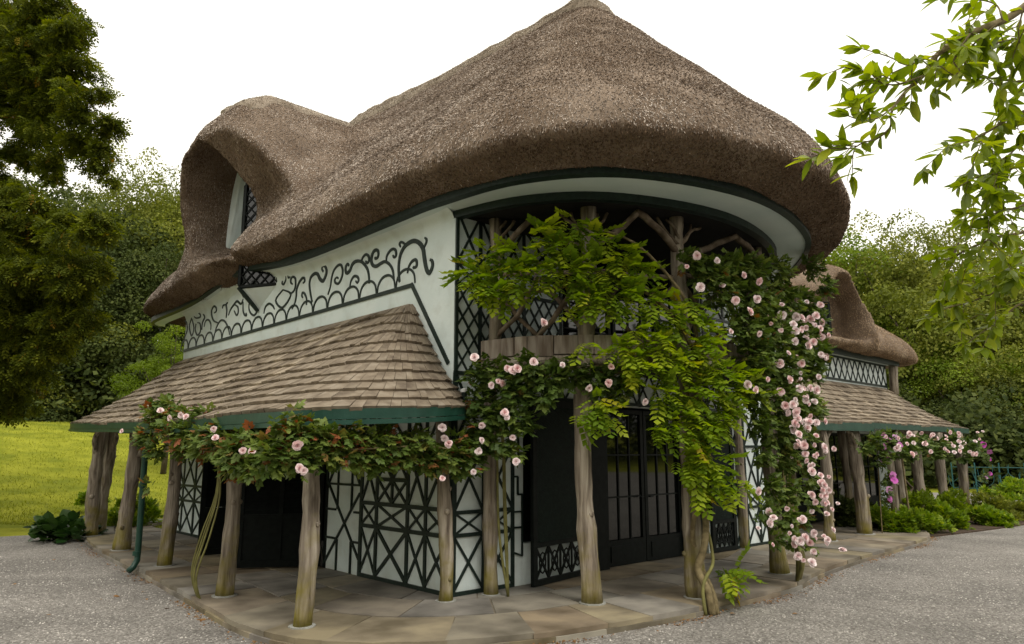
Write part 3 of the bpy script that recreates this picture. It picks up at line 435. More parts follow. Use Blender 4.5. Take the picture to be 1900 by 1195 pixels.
# front wall battens
for a,w_ in ((.03,.07),(1.0,.05)): F_(a,ZR,a,2.78,w_)
F_(.5,ZR,.5,2.78,.035)
for z,w_ in ((.125,.05),(.8,.045),(1.07,.045),(1.9,.04),(2.78,.05)): F_(.0,z,1.02,z,w_)
for a0,a1 in ((.03,.5),(.5,1.0)):
    XF(a0,a1,.15,.8); XF(a0,a1,.8,1.07,.022); XF(a0,a1,1.07,1.9); XF(a0,a1,1.9,2.78)
for s in [(1.02,1.48,1.09,1.48),(1.09,1.48,1.09,1.25),(1.09,1.25,1.17,1.25),(1.17,1.25,1.17,.47),(1.02,1.03,1.17,1.03),(1.02,.83,1.17,.83),(1.02,.52,1.17,.47),(1.02,1.7,1.17,1.7),(1.1,1.7,1.1,2.2)]: F_(*s,.022)
def lattice(put,a0,a1,z0,z1,st,slope,w=.022):
    H=z1-z0; run=H/slope; k=a0-run
    while k<a1:
        for sg in (1,-1):
            lo,hi=k,k+run
            ps=[]
            u0,u1=max(lo,a0),min(hi,a1)
            if u1-u0>.03:
                if sg==1: put(u0,z0+(u0-lo)*slope,u1,z0+(u1-lo)*slope,w)
                else: put(u0,z1-(u0-lo)*slope,u1,z1-(u1-lo)*slope,w)
        k+=st
# over the door
for s in (1.05,1.85,3.0,3.75,4.5,5.7,6.35): F_(s,2.5,s,3.05,.035)
F_(1.0,2.53,6.35,2.53,.05)
lattice(F_,1.05,6.35,2.53,3.05,.33,1.5,.02)
for z in (2.78,3.93,4.21,4.9): F_(.0,z,1.95,z,.045)
for a in (.03,.42,.82,1.22,1.95): F_(a,2.78,a,4.93,.045)
for a0,a1 in ((.03,.42),(.42,.82),(.82,1.22),(1.22,1.95)):
    lattice(F_,a0,a1,2.8,3.93,.195,1.45,.02); XF(a0,a1,3.93,4.21,.022); XF(a0,a1,4.21,4.9,.026)
for a in (5.65,6.35,7.05,7.7): F_(a,2.6,a,4.93,.045)
for z in (3.93,4.21): F_(5.65,z,7.75,z,.045)
for a0,a1 in ((5.65,6.35),(6.35,7.05),(7.05,7.7)): XF(a0,a1,4.21,4.9); XF(a0,a1,3.0,3.93)
for a in (6.42,6.85,7.3,7.7): F_(a,ZR,a,2.6,.05)
for z in (.125,.8,1.07,1.9): F_(6.4,z,7.72,z,.045)
for a0,a1 in ((6.42,6.85),(6.85,7.3),(7.3,7.7)):
    XF(a0,a1,.15,.8); XF(a0,a1,.8,1.07,.022); XF(a0,a1,1.07,1.9); XF(a0,a1,1.9,2.6)
# right wing wall
def R_(a0,z0,a1,z1,w=.03): batt(wr_,(a0,1.299,z0),(a1,1.299,z1),w,(0,-1,0))
R_(12.4,3.74,17.62,3.74,.06); R_(12.4,4.36,17.62,4.36,.05)
lattice(R_,12.5,17.6,3.76,4.36,.36,1.75,.026)
for a in (7.9,8.4,10.35): R_(a,ZR,a,2.3,.05)
for z in (.15,.9,1.5): R_(7.8,z,8.55,z,.045)
for a0,a1 in ((7.9,8.4),): R_(a0,.15,a1,.9); R_(a0,.9,a1,.15); R_(a0,1.5,a1,2.3); R_(a0,2.3,a1,1.5)
# window of the balcony room and door joinery
def framed(name,a0,a1,b,z0,z1,cols,rows,kick=0,parent=cot):
    fr=MB(); w_=.07
    fr.box(a0,a0+w_,b-.03,b+.03,z0,z1).box(a1-w_,a1,b-.03,b+.03,z0,z1).box(a0+w_,a1-w_,b-.03,b+.03,z1-w_,z1).box(a0+w_,a1-w_,b-.03,b+.03,z0,z0+w_+kick)
    f=fr.build(name,M_darkpaint,parent)
    ia0,ia1,iz0,iz1=a0+w_,a1-w_,z0+w_+kick,z1-w_
    for i in range(cols):
        for j in range(rows):
            x0=ia0+(ia1-ia0)*i/cols+.012; x1=ia0+(ia1-ia0)*(i+1)/cols-.012; y0=iz0+(iz1-iz0)*j/rows+.012; y1=iz0+(iz1-iz0)*(j+1)/rows-.012
            MB().box(x0,x1,b-.004,b+.004,y0,y1).build('pane',M_glass,f)
    for i in range(1,cols):
        x=ia0+(ia1-ia0)*i/cols; MB().box(x-.014,x+.014,b-.022,b+.022,iz0,iz1).build('glazing_bar',M_darkpaint,f)
    for j in range(1,rows):
        z=iz0+(iz1-iz0)*j/rows; MB().box(ia0,ia1,b-.020,b+.020,z-.012,z+.012).build('glazing_bar',M_darkpaint,f)
    return f
for i in range(2):
    a0=3.02+1.0*i; f=framed('glass_door',a0,a0+.98,.17,.11,2.46,3,3,kick=.3)
    MB().box(a0+.12,a0+.86,.128,.142,.17,.40).build('kick_panel',M_darkpaint,f)
    MB().tube([(a0+(.90 if i==0 else .06),.12,1.1),(a0+(.90 if i==0 else .06),.09,1.1),(a0+(.82 if i==0 else .14),.09,1.1)],.012,6).build('handle',M_darkpaint,f)
for q in ((2.5,3.0,.05,.3,ZR,2.5),(5.02,5.55,.05,.3,ZR,2.5),(1.2,2.5,.1,.3,.62,2.5),(5.55,6.35,.1,.3,.62,2.5)): MB().box(*q).build('door_surround',M_darkpaint,cot)
for i,(a0,a1) in enumerate(((2.05,3.2),(3.25,4.4),(4.45,5.55))): framed('balcony_window',a0,a1,.12,3.14,4.9,3,4)
# lattice shutters folded back beside the doors
def lattice_leaf(p0,p1,z0,z1,panel=.5):
    p0=np.array(p0);p1=np.array(p1); d=(p1-p0); Lh=np.linalg.norm(d); d/=Lh; n=np.array((d[1],-d[0]))
    if n[1]>0: n=-n
    e=Matrix(((d[0],n[0],0,p0[0]),(d[1],n[1],0,p0[1]),(0,0,1,0),(0,0,0,1)))
    def T(b): b.v=[tuple(e@Vector(v)) for v in b.v]; return b
    zt=z0+panel
    fr=MB().box(0,.09,0,.05,z0,z1).box(Lh-.09,Lh,0,.05,z0,z1).box(.09,Lh-.09,0,.05,z1-.09,z1).box(.09,Lh-.09,0,.05,z0,z0+.07).box(.09,Lh-.09,0,.05,zt-.03,zt+.03)
    f=T(fr).build('lattice_shutter',M_darkpaint,cot)
    T(MB().box(.09,Lh-.09,.005,.012,zt+.03,z1-.09)).build('back_board',M_darkpaint,f)
    g=MB(); k=-(z1-zt)
    # fine diagonal grille in front of the board
    while k<Lh:
        x0=max(k,.09); x1=min(k+(z1-zt-.12),Lh-.09)
        if x1>x0: g.beam((x0,.02,zt+.03+(x0-k)),(x1,.02,zt+.03+(x1-k)),.010,.012,(0,1,0))
        k+=.036
    T(g).build('grille',M_black,f)
    mb=MB(); nn=4; cw=(Lh-.18)/nn
    for i in range(nn):
        x0=.09+cw*i; h0,h1=z0+.07,zt-.03; m_=(h0+h1)/2
        for (xa,za,xb,zb) in ((x0,h0,x0+cw,h1),(x0,h1,x0+cw,h0),(x0+cw,h0,x0+cw,h1)):
            _k[0]+=1; T(MB().beam((xa,.01,za),(xb,.01,zb),.026,.02+(_k[0]%5)*.0008,(0,1,0))).build('slat',M_darkpaint,f)
        T(MB().tube([(x0+cw*.5+.07*math.cos(t),.025,m_+.13*math.sin(t)) for t in np.linspace(0,6.28,13)],.011,5,cap=False)).build('slat',M_darkpaint,f)
    return f
lattice_leaf((1.14,-.20),(2.42,.02),.11,2.5)
lattice_leaf((5.62,.0),(6.36,-.03),.11,2.4)
# louvred leaves standing open at the side door
def louvre_leaf(p0,p1,z0,z1):
    p0=np.array(p0);p1=np.array(p1); d=(p1-p0); Lh=np.linalg.norm(d); d/=Lh; n=np.array((d[1],-d[0]))
    if n[1]>0: n=-n
    e=Matrix(((d[0],n[0],0,p0[0]),(d[1],n[1],0,p0[1]),(0,0,1,0),(0,0,0,1)))
    def T(b): b.v=[tuple(e@Vector(v)) for v in b.v]; return b
    f=T(MB().box(0,.08,-.02,.025,z0,z1).box(Lh-.08,Lh,-.02,.025,z0,z1).box(.08,Lh-.08,-.02,.025,z1-.08,z1).box(.08,Lh-.08,-.02,.025,z0,z0+.1).box(.08,Lh-.08,-.02,.025,z0+.68,z0+.76).box(Lh/2-.03,Lh/2+.03,-.019,.024,z0+.1,z1-.08)).build('louvred_shutter',M_darkpaint,cot)
    T(MB().box(.08,Lh-.08,-.008,.006,z0+.1,z0+.68)).build('panel',M_darkpaint,f)
    z=z0+.79
    while z<z1-.11:
        for x0,x1 in ((.08,Lh/2-.03),(Lh/2+.03,Lh-.08)):
            T(MB().add([(x0,-.012,z+.03),(x1,-.012,z+.03),(x1,.016,z-.025),(x0,.016,z-.025),(x0,-.012,z+.036),(x1,-.012,z+.036),(x1,.016,z-.019),(x0,.016,z-.019)],[(0,3,2,1),(4,5,6,7),(0,1,5,4),(1,2,6,5),(2,3,7,6),(3,0,4,7)])).build('louvre',M_darkpaint,f)
        z+=.05
louvre_leaf((-.02,3.14),(-1.05,3.80),.12,2.2)
louvre_leaf((-.02,5.28),(-1.0,5.5),.12,2.2)
MB().box(-.01,.28,3.02,3.1,ZR,2.42).box(-.01,.28,5.28,5.36,ZR,2.42).box(-.01,.28,3.1,5.28,2.38,2.46).build('door_frame',M_darkpaint,cot)
for a0,a1 in ((8.6,10.2),(10.5,12.4),(12.45,14.4),(14.45,16.5)): framed('wing_door',a0,a1,1.38,.11,2.3,4,4,kick=.4)
# ---------------- thatch: implicit field, polygonised ----------------
def surface_nets(f,lo,hi,h):
    xs=np.arange(lo[0],hi[0],h);ys=np.arange(lo[1],hi[1],h);zs=np.arange(lo[2],hi[2],h)
    X,Y,Z=np.meshgrid(xs,ys,zs,indexing='ij'); D=f(X,Y,Z).astype(np.float32)
    nx,ny,nz=D.shape; ins=D<0
    acc=np.zeros((nx-1,ny-1,nz-1,3),np.float32); cnt=np.zeros((nx-1,ny-1,nz-1),np.float32)
    def sl(a,o): return a[o[0]:nx-1+o[0],o[1]:ny-1+o[1],o[2]:nz-1+o[2]]
    cor=[(i,j,k) for i in (0,1) for j in (0,1) for k in (0,1)]
    for c in cor:
        for ax in range(3):
            if c[ax]==0:
                c2=list(c); c2[ax]=1; a=sl(D,c); b=sl(D,c2); cr=(a<0)!=(b<0)
                t=np.where(cr,a/(np.where(cr,a-b,1)),0)
                for q in range(3):
                    acc[...,q]+=np.where(cr,(c[q]+(t if q==ax else 0)),0)
                cnt+=cr
    m=cnt>0; idx=-np.ones(m.shape,np.int64); idx[m]=np.arange(m.sum())
    V=acc[m]/cnt[m][:,None]; ijk=np.argwhere(m); V=(V+ijk)*h+np.array(lo)
    F=[]
    for ax in range(3):
        o1,o2=[q for q in range(3) if q!=ax]
        s0=[slice(0,n) for n in D.shape]; s1=list(s0); s0[ax]=slice(0,D.shape[ax]-1); s1[ax]=slice(1,D.shape[ax])
        A=ins[tuple(s0)]; B=ins[tuple(s1)]; e=np.argwhere(A!=B)
        ok=(e[:,o1]>0)&(e[:,o2]>0)&(e[:,o1]<D.shape[o1]-1)&(e[:,o2]<D.shape[o2]-1); e=e[ok]
        fl=A[e[:,0],e[:,1],e[:,2]]
        def g(d1,d2):
            k=e.copy(); k[:,o1]-=d1; k[:,o2]-=d2; return idx[k[:,0],k[:,1],k[:,2]]
        q=np.stack([g(1,1),g(0,1),g(0,0),g(1,0)],1)
        flip=fl if ax!=1 else ~fl
        q=np.where(flip[:,None],q,q[:,::-1]); F.append(q)
    return V,np.concatenate(F)
def eb(b): return .24*np.exp(-((b-6.5)/1.7)**2)
def smax(a,b,k): hh=np.clip(.5-.5*(b-a)/k,0,1); return b*(1-hh)+a*hh+k*hh*(1-hh)
def smin(a,b,k): return -smax(-a,-b,k)
LIP=[(-.85,1.2),(-.85,.4),(-.80,-.5),(-.55,-1.75),(.05,-2.7),(1.25,-3.35),(2.7,-3.6),(4.1,-3.4),(5.4,-2.85),(6.7,-2.0),(7.8,-.8),(8.3,.4),(8.35,1.2)]
LS=np.array(smoothpoly(LIP,8,False)); AP=(3.75,.97)
_th=np.arctan2(LS[:,0]-AP[0],-(LS[:,1]-AP[1])); _r=np.hypot(LS[:,0]-AP[0],LS[:,1]-AP[1]); _o=np.argsort(_th); _th=_th[_o];_r=_r[_o]
def zridge(b): return np.interp(b,[.97,2.2,3.85,5.4,7.7,9.6],[10.2,10.2,10.3,10.35,10.6,10.75])
def prof(u):
    g=1-u; return g-.008*np.sin(np.pi*np.clip(g,0,1))*np.cos(np.pi*np.clip(g,0,1)*.9)
def main_u(a,b):
    da=a-AP[0]; uf=np.hypot(da,b-AP[1])/np.interp(np.arctan2(da,-(b-AP[1])),_th,_r)
    um=np.abs(da)/4.6; ue=(np.abs(da/4.6)**3.6+np.abs((b-9.2)/3.95)**3.6)**(1/3.6)
    return np.where(b<AP[1],uf,np.where(b<9.2,um,ue))
def main_roof(a,b,z):
    u=main_u(a,b); ze=5.5-.28*sm((b-7.5)/3.5); zr=ze+(zridge(np.clip(b,.97,9.2))-ze)*prof(u)
    f1=(z-zr)*.62; f2=(u-1)*4.2; f3=(4.995+eb(b)+.16*np.clip((u-.87)*7.7,0,1.2))-z
    return smax(smax(f1,f2,.42),f3,.08)
DS_A=[-1.45,-1.2,-.9,-.5,-.1,1.3,4.0]; DS_T=[7.4,7.85,8.22,8.58,8.80,8.76,8.76]; DS_W=[1.95,2.12,2.15,2.15,2.2,2.35,2.6]
def dorm(a,b,z):
    T=np.interp(a,DS_A,DS_T); Wd=np.interp(a,DS_A,DS_W); zb=5.3
    Wd=np.where(b>6.42,Wd*(.97-.07*np.clip(6.9-z,0,1.6)),Wd); pw=np.where(b>6.42,2.3,1.95)
    r=(np.abs((b-6.42)/Wd)**pw+np.abs((z-zb)/(T-zb))**1.9)**(1/pw)
    front=-(a+1.18-(.33+.50*sm((7.0-b)/1.6))*np.clip(7.6-z,0,9))
    return smax(smax((r-1)*1.9,front,.12),smax(5.3-z,a-4,.1),.1)
def hole(a,b,z):
    r=(np.abs((b-6.85)/1.15)**2.2+np.abs(np.clip(z-6.1,-9,9)/(2.10+.42*np.clip(a,-1.5,0)))**2.2)**(1/2.2)
    r=np.where(z>6.1,r,np.abs((b-6.85)/1.15))
    return smax(smax((r-1)*1.4,(5.22+.20*np.clip(b-5.9,0,3)+.50*(a+.85))-z,.08),a-.16,.04)
def bay_hole(a,b,z): return smax(smax(np.abs(b-6.0)-.85-(a*.0),-.0-(a+.62),.05),a-.0,.05)
def lump(a,b,z):
    return .016*np.sin(a*2.1+1.3*np.sin(b*1.3))*np.sin(b*1.9+.7*z)+.012*np.sin(a*5.1+z*3)*np.sin(b*4.7-z*2)
def F_main(a,b,z):
    f=main_roof(a,b,z); d=dorm(a,b,z); f=smin(f,d,.55)
    f=smax(f,-hole(a,b,z),.06)
    return f+lump(a,b,z)
V,F=surface_nets(F_main,(-1.9,-4.1,4.7),(9.2,14.0,11.2),.085)
roof=link('thatch_roof',np_mesh('thatch_roof',V,F,smooth=True),M_straw,cot)
# wing
def wing_roof(a,b,z):
    # ridge from a=8 to 13.2 at b=3.4, rounded hip
    da=np.clip(a-12.5,0,99); db=b-3.6
    u=(np.abs(da/7.5)**6+np.abs(db/3.1)**6)**(1/6)
    zr=4.95+(7.2-4.95)*(1-u+.10*np.sin(np.pi*np.clip(u,0,1)))
    return smax(smax((z-zr)*.75,(u-1)*3,.36),4.5-z,.22)
def wing_dorm(a,b,z):
    T=np.interp(b,[-.2,.1,.5,1.0,2,4],[5.7,6.15,6.5,6.75,6.9,7.0]); Wd=np.interp(b,[-.2,.2,1,4],[1.2,1.6,1.85,2.0])
    r=(np.abs((a-13.1)/Wd)**2+np.abs((z-4.8)/(T-4.8))**2)**.5
    return smax(smax((r-1)*1.5,(.10+(.2+.6*sm((13.2-a)/1.5))*np.clip(6.3-z,0,9))-b,.2),smax(4.8-z,b-4,.1),.1)
def wing_hole(a,b,z):
    r=np.where(z>5.2,(np.abs((a-13.2)/1.35)**2.2+np.abs((z-5.2)/1.12)**2.2)**(1/2.2),np.abs(a-13.2)/1.35)
    return smax(smax((r-1)*1.3,4.64+.05*np.clip(a-12,0,3)-z,.08),b-1.28,.05)
def F_wing(a,b,z):
    f=smin(wing_roof(a,b,z),wing_dorm(a,b,z),.4); f=smax(f,-wing_hole(a,b,z),.14); return smax(f,8.0-a,.05)+lump(a,b,z)
V2,F2=surface_nets(F_wing,(7.7,-.4,4.3),(20.8,7,7.6),.085)
roof2=link('thatch_roof',np_mesh('thatch_roof',V2,F2,smooth=True),M_straw,cot)
def reeds(V,F,N,parent,ax,tilt=.42,seed=1,under=False,mt=None,nm='reed_ends'):
    r=np.random.default_rng(seed); P=V[F]; c=P.mean(1); n=np.cross(P[:,2]-P[:,0],P[:,3]-P[:,1]); ar=np.linalg.norm(n,axis=1)*.5; n=unit(n)
    w_=ar*(np.clip((.25-n[:,2])*2,0,1)*1.0 if under else np.clip((n[:,2]+.45)*2,0.02,1))*ax(c); w_/=w_.sum(); k=r.choice(len(F),N,p=w_); n=n[k]
    uv=r.random((N,2)); p=(P[k,0]*(1-uv[:,:1])+P[k,1]*uv[:,:1])*(1-uv[:,1:])+(P[k,3]*(1-uv[:,:1])+P[k,2]*uv[:,:1])*uv[:,1:]
    down=np.array([0,0,-1.])-n*(-n[:,2:3]); down=unit(down+r.normal(0,.35,(N,3))*.6)
    y=unit(down+n*r.uniform(.1,tilt*1.6,(N,1))); Rm=frames(y,n+r.normal(0,.5,(N,3)))
    L=r.uniform(.016,.042,N); wd=r.uniform(.006,.012,N)
    tv=np.array([(-.5,0,0),(.5,0,0),(.4,1,0),(-.4,1,0)]); tf=np.array([(0,1,2,3)])
    VV,FF,T=scatter(tv,tf,p-y*(L*.35)[:,None]+n*.002,Rm,np.stack([wd,L,L],1),r.random(N))
    return link(nm,np_mesh(nm,VV,FF,T),mt or M_reed,parent,kind='stuff')
M_reed=mat('reed_end',(.245,.20,.165),(.50,.435,.375),scale=1.3,detail=10,rough=.9,spec=.1,c3=(.365,.305,.256),tint=(.35,1.65))
reeds(V,F,430000,roof,lambda c:np.where((c[:,0]<8.2)|(c[:,1]<1),1,.12)*np.where(c[:,1]>10.5,.4,1),seed=3)
M_reedg=mat('golden_reed',(.24,.165,.095),(.48,.37,.25),scale=1.3,detail=10,rough=.9,spec=.1,c3=(.36,.26,.165),tint=(.4,1.6))
reeds(V2,F2,60000,roof2,lambda c:np.where(c[:,1]<4,1,.1),seed=4,mt=M_reedg)
M_reedu=mat('shaded_cut_butts',(.10,.064,.040),(.21,.145,.098),scale=1.3,detail=10,rough=.9,spec=.1,c3=(.15,.102,.066),tint=(.5,1.5))  # unweathered brown butts, darkened further so the colour carries the eave's underside shade
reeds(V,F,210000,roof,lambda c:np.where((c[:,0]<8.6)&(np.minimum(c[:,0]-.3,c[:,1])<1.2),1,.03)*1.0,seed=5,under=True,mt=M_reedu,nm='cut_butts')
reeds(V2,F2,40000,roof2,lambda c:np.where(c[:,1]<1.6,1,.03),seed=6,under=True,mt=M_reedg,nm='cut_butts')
# ridge caps: a thicker layer of lighter thatch along the crest, scalloped edge, cord netting
def cap_main():
    def zs(a,b): 
        u=main_u(a,b); return 5.5+(zridge(np.clip(b,.97,9.2))-5.5)*prof(u)
    rows=[]; nb=90
    # spine stations from right side round the apex and back along the left: u from .005 to .13
    st=[]
    for i in range(56): st.append(('m',AP[1]+ (9.0-AP[1])*(1-i/55),-1))
    for i in range(1,26): st.append(('f',math.pi/2*(-1)+math.pi*i/26,0))
    for i in range(30): st.append(('m',AP[1]+(9.0-AP[1])*(i/29),1))
    U=[0.012,.035,.06,.085,.10]
    Vv=[];n=len(st)
    for si,(k,s,sg) in enumerate(st):
        sc=.012*abs(math.sin(si*.55))
        for lay in (0,1):
            for ui,u in enumerate(U):
                uu=u*(1.25 if k=='f' else 1)+(sc if ui==4 else 0)
                if k=='m': a=AP[0]+sg*4.6*uu; b=s
                else:
                    th=s; rr=float(np.interp(th,_th,_r)); a=AP[0]+math.sin(th)*rr*uu; b=AP[1]-math.cos(th)*rr*uu
                z=float(zs(np.array(a),np.array(b))); z=min(z,10.12 if b<2 else 99)
                Vv.append((a,b,z+(.09 if lay==0 else -.1)))
    m=len(U); Ff=[]
    for i in range(n-1):
        o=i*2*m; p=(i+1)*2*m
        for j in range(m-1):
            Ff.append((o+j,o+j+1,p+j+1,p+j)); 
        Ff.append((o+m-1,o+2*m-1,p+2*m-1,p+m-1))
    b=MB(); b.add(Vv,Ff); return b
M_reedc=mat('ridge_reed',(.29,.245,.19),(.55,.49,.41),scale=1.6,detail=8,rough=.9,spec=.1,c3=(.42,.365,.295),tint=(.45,1.5))
def cap_reeds(o,N,seed):
    Vq=np.array([tuple(q.co) for q in o.data.vertices]); Fq=np.array([list(p.vertices) for p in o.data.polygons if len(p.vertices)==4])
    n=np.cross(Vq[Fq[:,2]]-Vq[Fq[:,0]],Vq[Fq[:,3]]-Vq[Fq[:,1]]); Fq=np.where((n[:,2]<0)[:,None],Fq[:,::-1],Fq)
    reeds(Vq,Fq,N,o,lambda c:c[:,0]*0+1,tilt=.3,seed=seed,mt=M_reedc,nm='ridge_reeds')
cap=cap_main().build('ridge_cap',M_cap,cot,smooth=True); cap_reeds(cap,30000,11)
# top strip closing the crest
bt=MB()
cr=[(3.75,AP[1]-.06+(9.1-AP[1])*i/30) for i in range(31)]
bt.tube([(a,b,float(zridge(max(b,.97)))-.03+.015*math.sin(b*7)) for a,b in cr],[.10+.015*math.sin(i*2.1) for i in range(31)],9,jit=.06)
cap_reeds(bt.build('ridge_cap',M_cap,cot,smooth=True),7000,13)
bt=MB(); bt.tube([(a_,6.35,float(np.interp(a_,DS_A,DS_T))-.12) for a_ in np.linspace(-.75,1.9,22)],[.14+.015*math.sin(i*2.3) for i in range(22)],10,jit=.05)
cap_reeds(bt.build('ridge_cap',M_cap,cot,smooth=True),7000,13)
# dormer cap saddle
Vv=[];Ff=[]; A_=np.linspace(-.62,2.0,26); nn=13
for i,a_ in enumerate(A_):
    T=float(np.interp(a_,DS_A,DS_T)); Wd=float(np.interp(a_,DS_A,DS_W))
    ph=.30+.03*abs(math.sin(i*.8))
    for j in range(nn):
        t=(j/(nn-1)*2-1)*ph; bb=6.42+Wd*math.copysign(abs(math.sin(t*math.pi/2))**(2/1.9),t); zz=5.3+(T-5.3)*abs(math.cos(t*math.pi/2))**(2/1.9)
        Vv.append((a_,bb,zz+.07))
    for j in range(nn): Vv.append((Vv[i*2*nn+j][0],Vv[i*2*nn+j][1],Vv[i*2*nn+j][2]-.2))
for i in range(len(A_)-1):
    o=i*2*nn;p=o+2*nn
    for j in range(nn-1): Ff.append((o+j,p+j,p+j+1,o+j+1))
    Ff.append((o,o+nn,p+nn,p)); Ff.append((o+nn-1,p+nn-1,p+2*nn-1,o+2*nn-1))
Ff.append(tuple(range(nn))+tuple(range(2*nn-1,nn-1,-1)))
cap_reeds(MB().add(Vv,Ff).build('ridge_cap',M_cap,cot,smooth=True),9000,12)
# ---------------- eave board and soffit ----------------
BL=[(-.1,12.0),(-.25,11.3),(-.25,9),(-.25,6),(-.25,3),(-.26,1),(-.24,0),(.0,-1.3),(.85,-2.3),(2.66,-2.82),(4.7,-2.45),(6.2,-1.5),(7.2,-.5),(7.75,.4),(7.95,1.6)]
B1=np.array(smoothpoly(BL,7,False))
def nrm(P):
    d=np.gradient(P,axis=0); n=np.stack([d[:,1],-d[:,0]],1); n/=np.linalg.norm(n,axis=1,keepdims=True); return n
NB=nrm(B1)   # check outward (towards -a on the left)
if NB[10][0]>0: NB=-NB
def ring(P0,P1,z0,z1,name,m,thick=0):
    n=len(P0); V=[(p[0],p[1],zz) for p,zz in zip(P0,z0)]+[(p[0],p[1],zz) for p,zz in zip(P1,z1)]
    b=MB(); b.add(V,[(i,i+1,n+i+1,n+i) for i in range(n-1)]); return b
n_=len(B1)
bb=MB(); o_=B1+NB*.07; i_=B1-NB*.01
ebp=lambda p:float(eb(p[1])) if p[0]<2 else 0.
V_=[(*p,5.03+ebp(p)) for p in i_]+[(*p,5.04+ebp(p)) for p in o_]+[(*p,4.925+ebp(p)) for p in o_]+[(*p,4.90+ebp(p)) for p in i_]
Fq=[]
for i in range(n_-1):
    for j in range(4): a=j*n_+i; c=((j+1)%4)*n_+i; Fq.append((a,a+1,c+1,c))
bb.add(V_,Fq).build('eave_board',M_black,cot)
# soffit: from the board to the wall / to the balcony beam
INN=[(.15,12.0),(0,11.3),(0,9),(0,6),(0,3),(0,1),(-.02,.2),(.28,-1.02),(1.1,-1.88),(2.70,-2.35),(4.5,-2.05),(5.8,-1.25),(6.7,-.3),(7.3,.3),(7.6,1.6)]
I1=np.array(smoothpoly(INN,7,False))
zc=4.90
V_=[(*p,4.93+ebp(p)) for p in i_]+[(*p,4.90+ebp(p)) for p in I1]+[(*p,5.0+ebp(p)) for p in I1]+[(*p,5.01+ebp(p)) for p in i_]
Fq=[]
for i in range(n_-1):
    for j in range(4): a=j*n_+i; c=((j+1)%4)*n_+i; Fq.append((a,a+1,c+1,c))
MB().add(V_,Fq).build('soffit',M_soffit,cot)
# coved plaster where the side wall meets the soffit
cv=MB(); n=40; prof_=[(-.25,4.935),(-.15,4.925),(-.08,4.90),(-.035,4.86),(-.008,4.80),(-.0015,4.74)]
bs=np.linspace(.02,10.0,n); V_=[(x,b_,z+float(eb(b_))) for b_ in bs for x,z in prof_]; k=len(prof_)
cv.add(V_,[(i*k+j,(i+1)*k+j,(i+1)*k+j+1,i*k+j+1) for i in range(n-1) for j in range(k-1)])
cv.build('cove',M_plaster,cot,smooth=True)
# balcony beam under the soffit and ceiling
c0=[i for i in range(n_) if I1[i][1]<.12]
arc=I1[c0[0]:c0[-1]+1]
na=nrm(arc); na=na if na[len(na)//2][1]<0 else -na
o2=arc+na*.012; i2=arc-na*.10; m=len(arc)
V_=[(*p,4.897) for p in i2]+[(*p,4.897) for p in o2]+[(*p,4.80) for p in o2]+[(*p,4.80) for p in i2]; Fq=[]
for i in range(m-1):
    for j in range(4): a=j*m+i; c=((j+1)%4)*m+i; Fq.append((a,a+1,c+1,c))
MB().add(V_,Fq).build('wall_plate',M_black,cot)
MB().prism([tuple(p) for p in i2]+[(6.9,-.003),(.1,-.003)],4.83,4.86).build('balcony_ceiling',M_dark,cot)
# wing eave board + soffit
MB().box(10.5,17.9,.98,1.07,4.36,4.5).build('eave_board',M_black,cot)
MB().box(10.5,17.9,1.07,1.3,4.40,4.44).build('soffit',M_soffit,cot)
MB().tube([(17.75,1.15,3.5),(17.76,1.14,4.0),(17.78,1.12,4.42)],[.13,.12,.13],9,jit=.08).build('post',M_post,cot,smooth=True)
# ---------------- posts ----------------
def post(x,y,z0,z1,r,seed,lean=(0,0),pad=True,name='post',knot=0.10,knees=None):
    rr=random.Random(seed); n=18; pts=[];rad=[]; r=r*.86
    ph=[rr.uniform(0,6.28) for _ in range(4)]
    for i in range(n):
        t=i/(n-1); pts.append((x+lean[0]*t+.028*math.sin(t*4.2+ph[0])-.028*math.sin(ph[0]),y+lean[1]*t+.028*math.sin(t*3.5+ph[1])-.028*math.sin(ph[1]),z0+(z1-z0)*t))
        k=1+.10*math.sin(t*9+ph[2])*knot*8+.05*math.sin(t*23+ph[3])+.10*math.exp(-((t-.0)/.06)**2)-.08*t+ .09*math.exp(-((t-rr.choice([.3,.45,.6,.78]))/.035)**2)
        rad.append(r*k)
    o=MB().tube(pts,rad,14,jit=.07,seed=seed).build(name,M_post,cot,smooth=True)
    # a few knots
    for q in range(3):
        t=rr.uniform(.15,.85); i=int(t*(n-1)); an=rr.uniform(0,6.28); p=pts[i]; R_0=rad[i]
        c=(p[0]+math.cos(an)*R_0*.8,p[1]+math.sin(an)*R_0*.8,p[2]); e=(p[0]+math.cos(an)*R_0*1.22,p[1]+math.sin(an)*R_0*1.22,p[2]+.02)
        MB().tube([c,((c[0]+e[0])/2,(c[1]+e[1])/2,(c[2]+e[2])/2),e],[R_0*.42,R_0*.34,R_0*.14],7,jit=.1,seed=q).build('knot',M_post,o,smooth=True)
    if pad:
        k=16; rr2=r*1.45
        P=[(x+math.cos(2*math.pi*i/k)*rr2*(1+.04*math.sin(i*3)),y+math.sin(2*math.pi*i/k)*rr2) for i in range(k)]
        b=MB(); b.prism(P,.04,z0-.0+.012); b.build('base_pad',M_stonepad,o)
    return o,pts
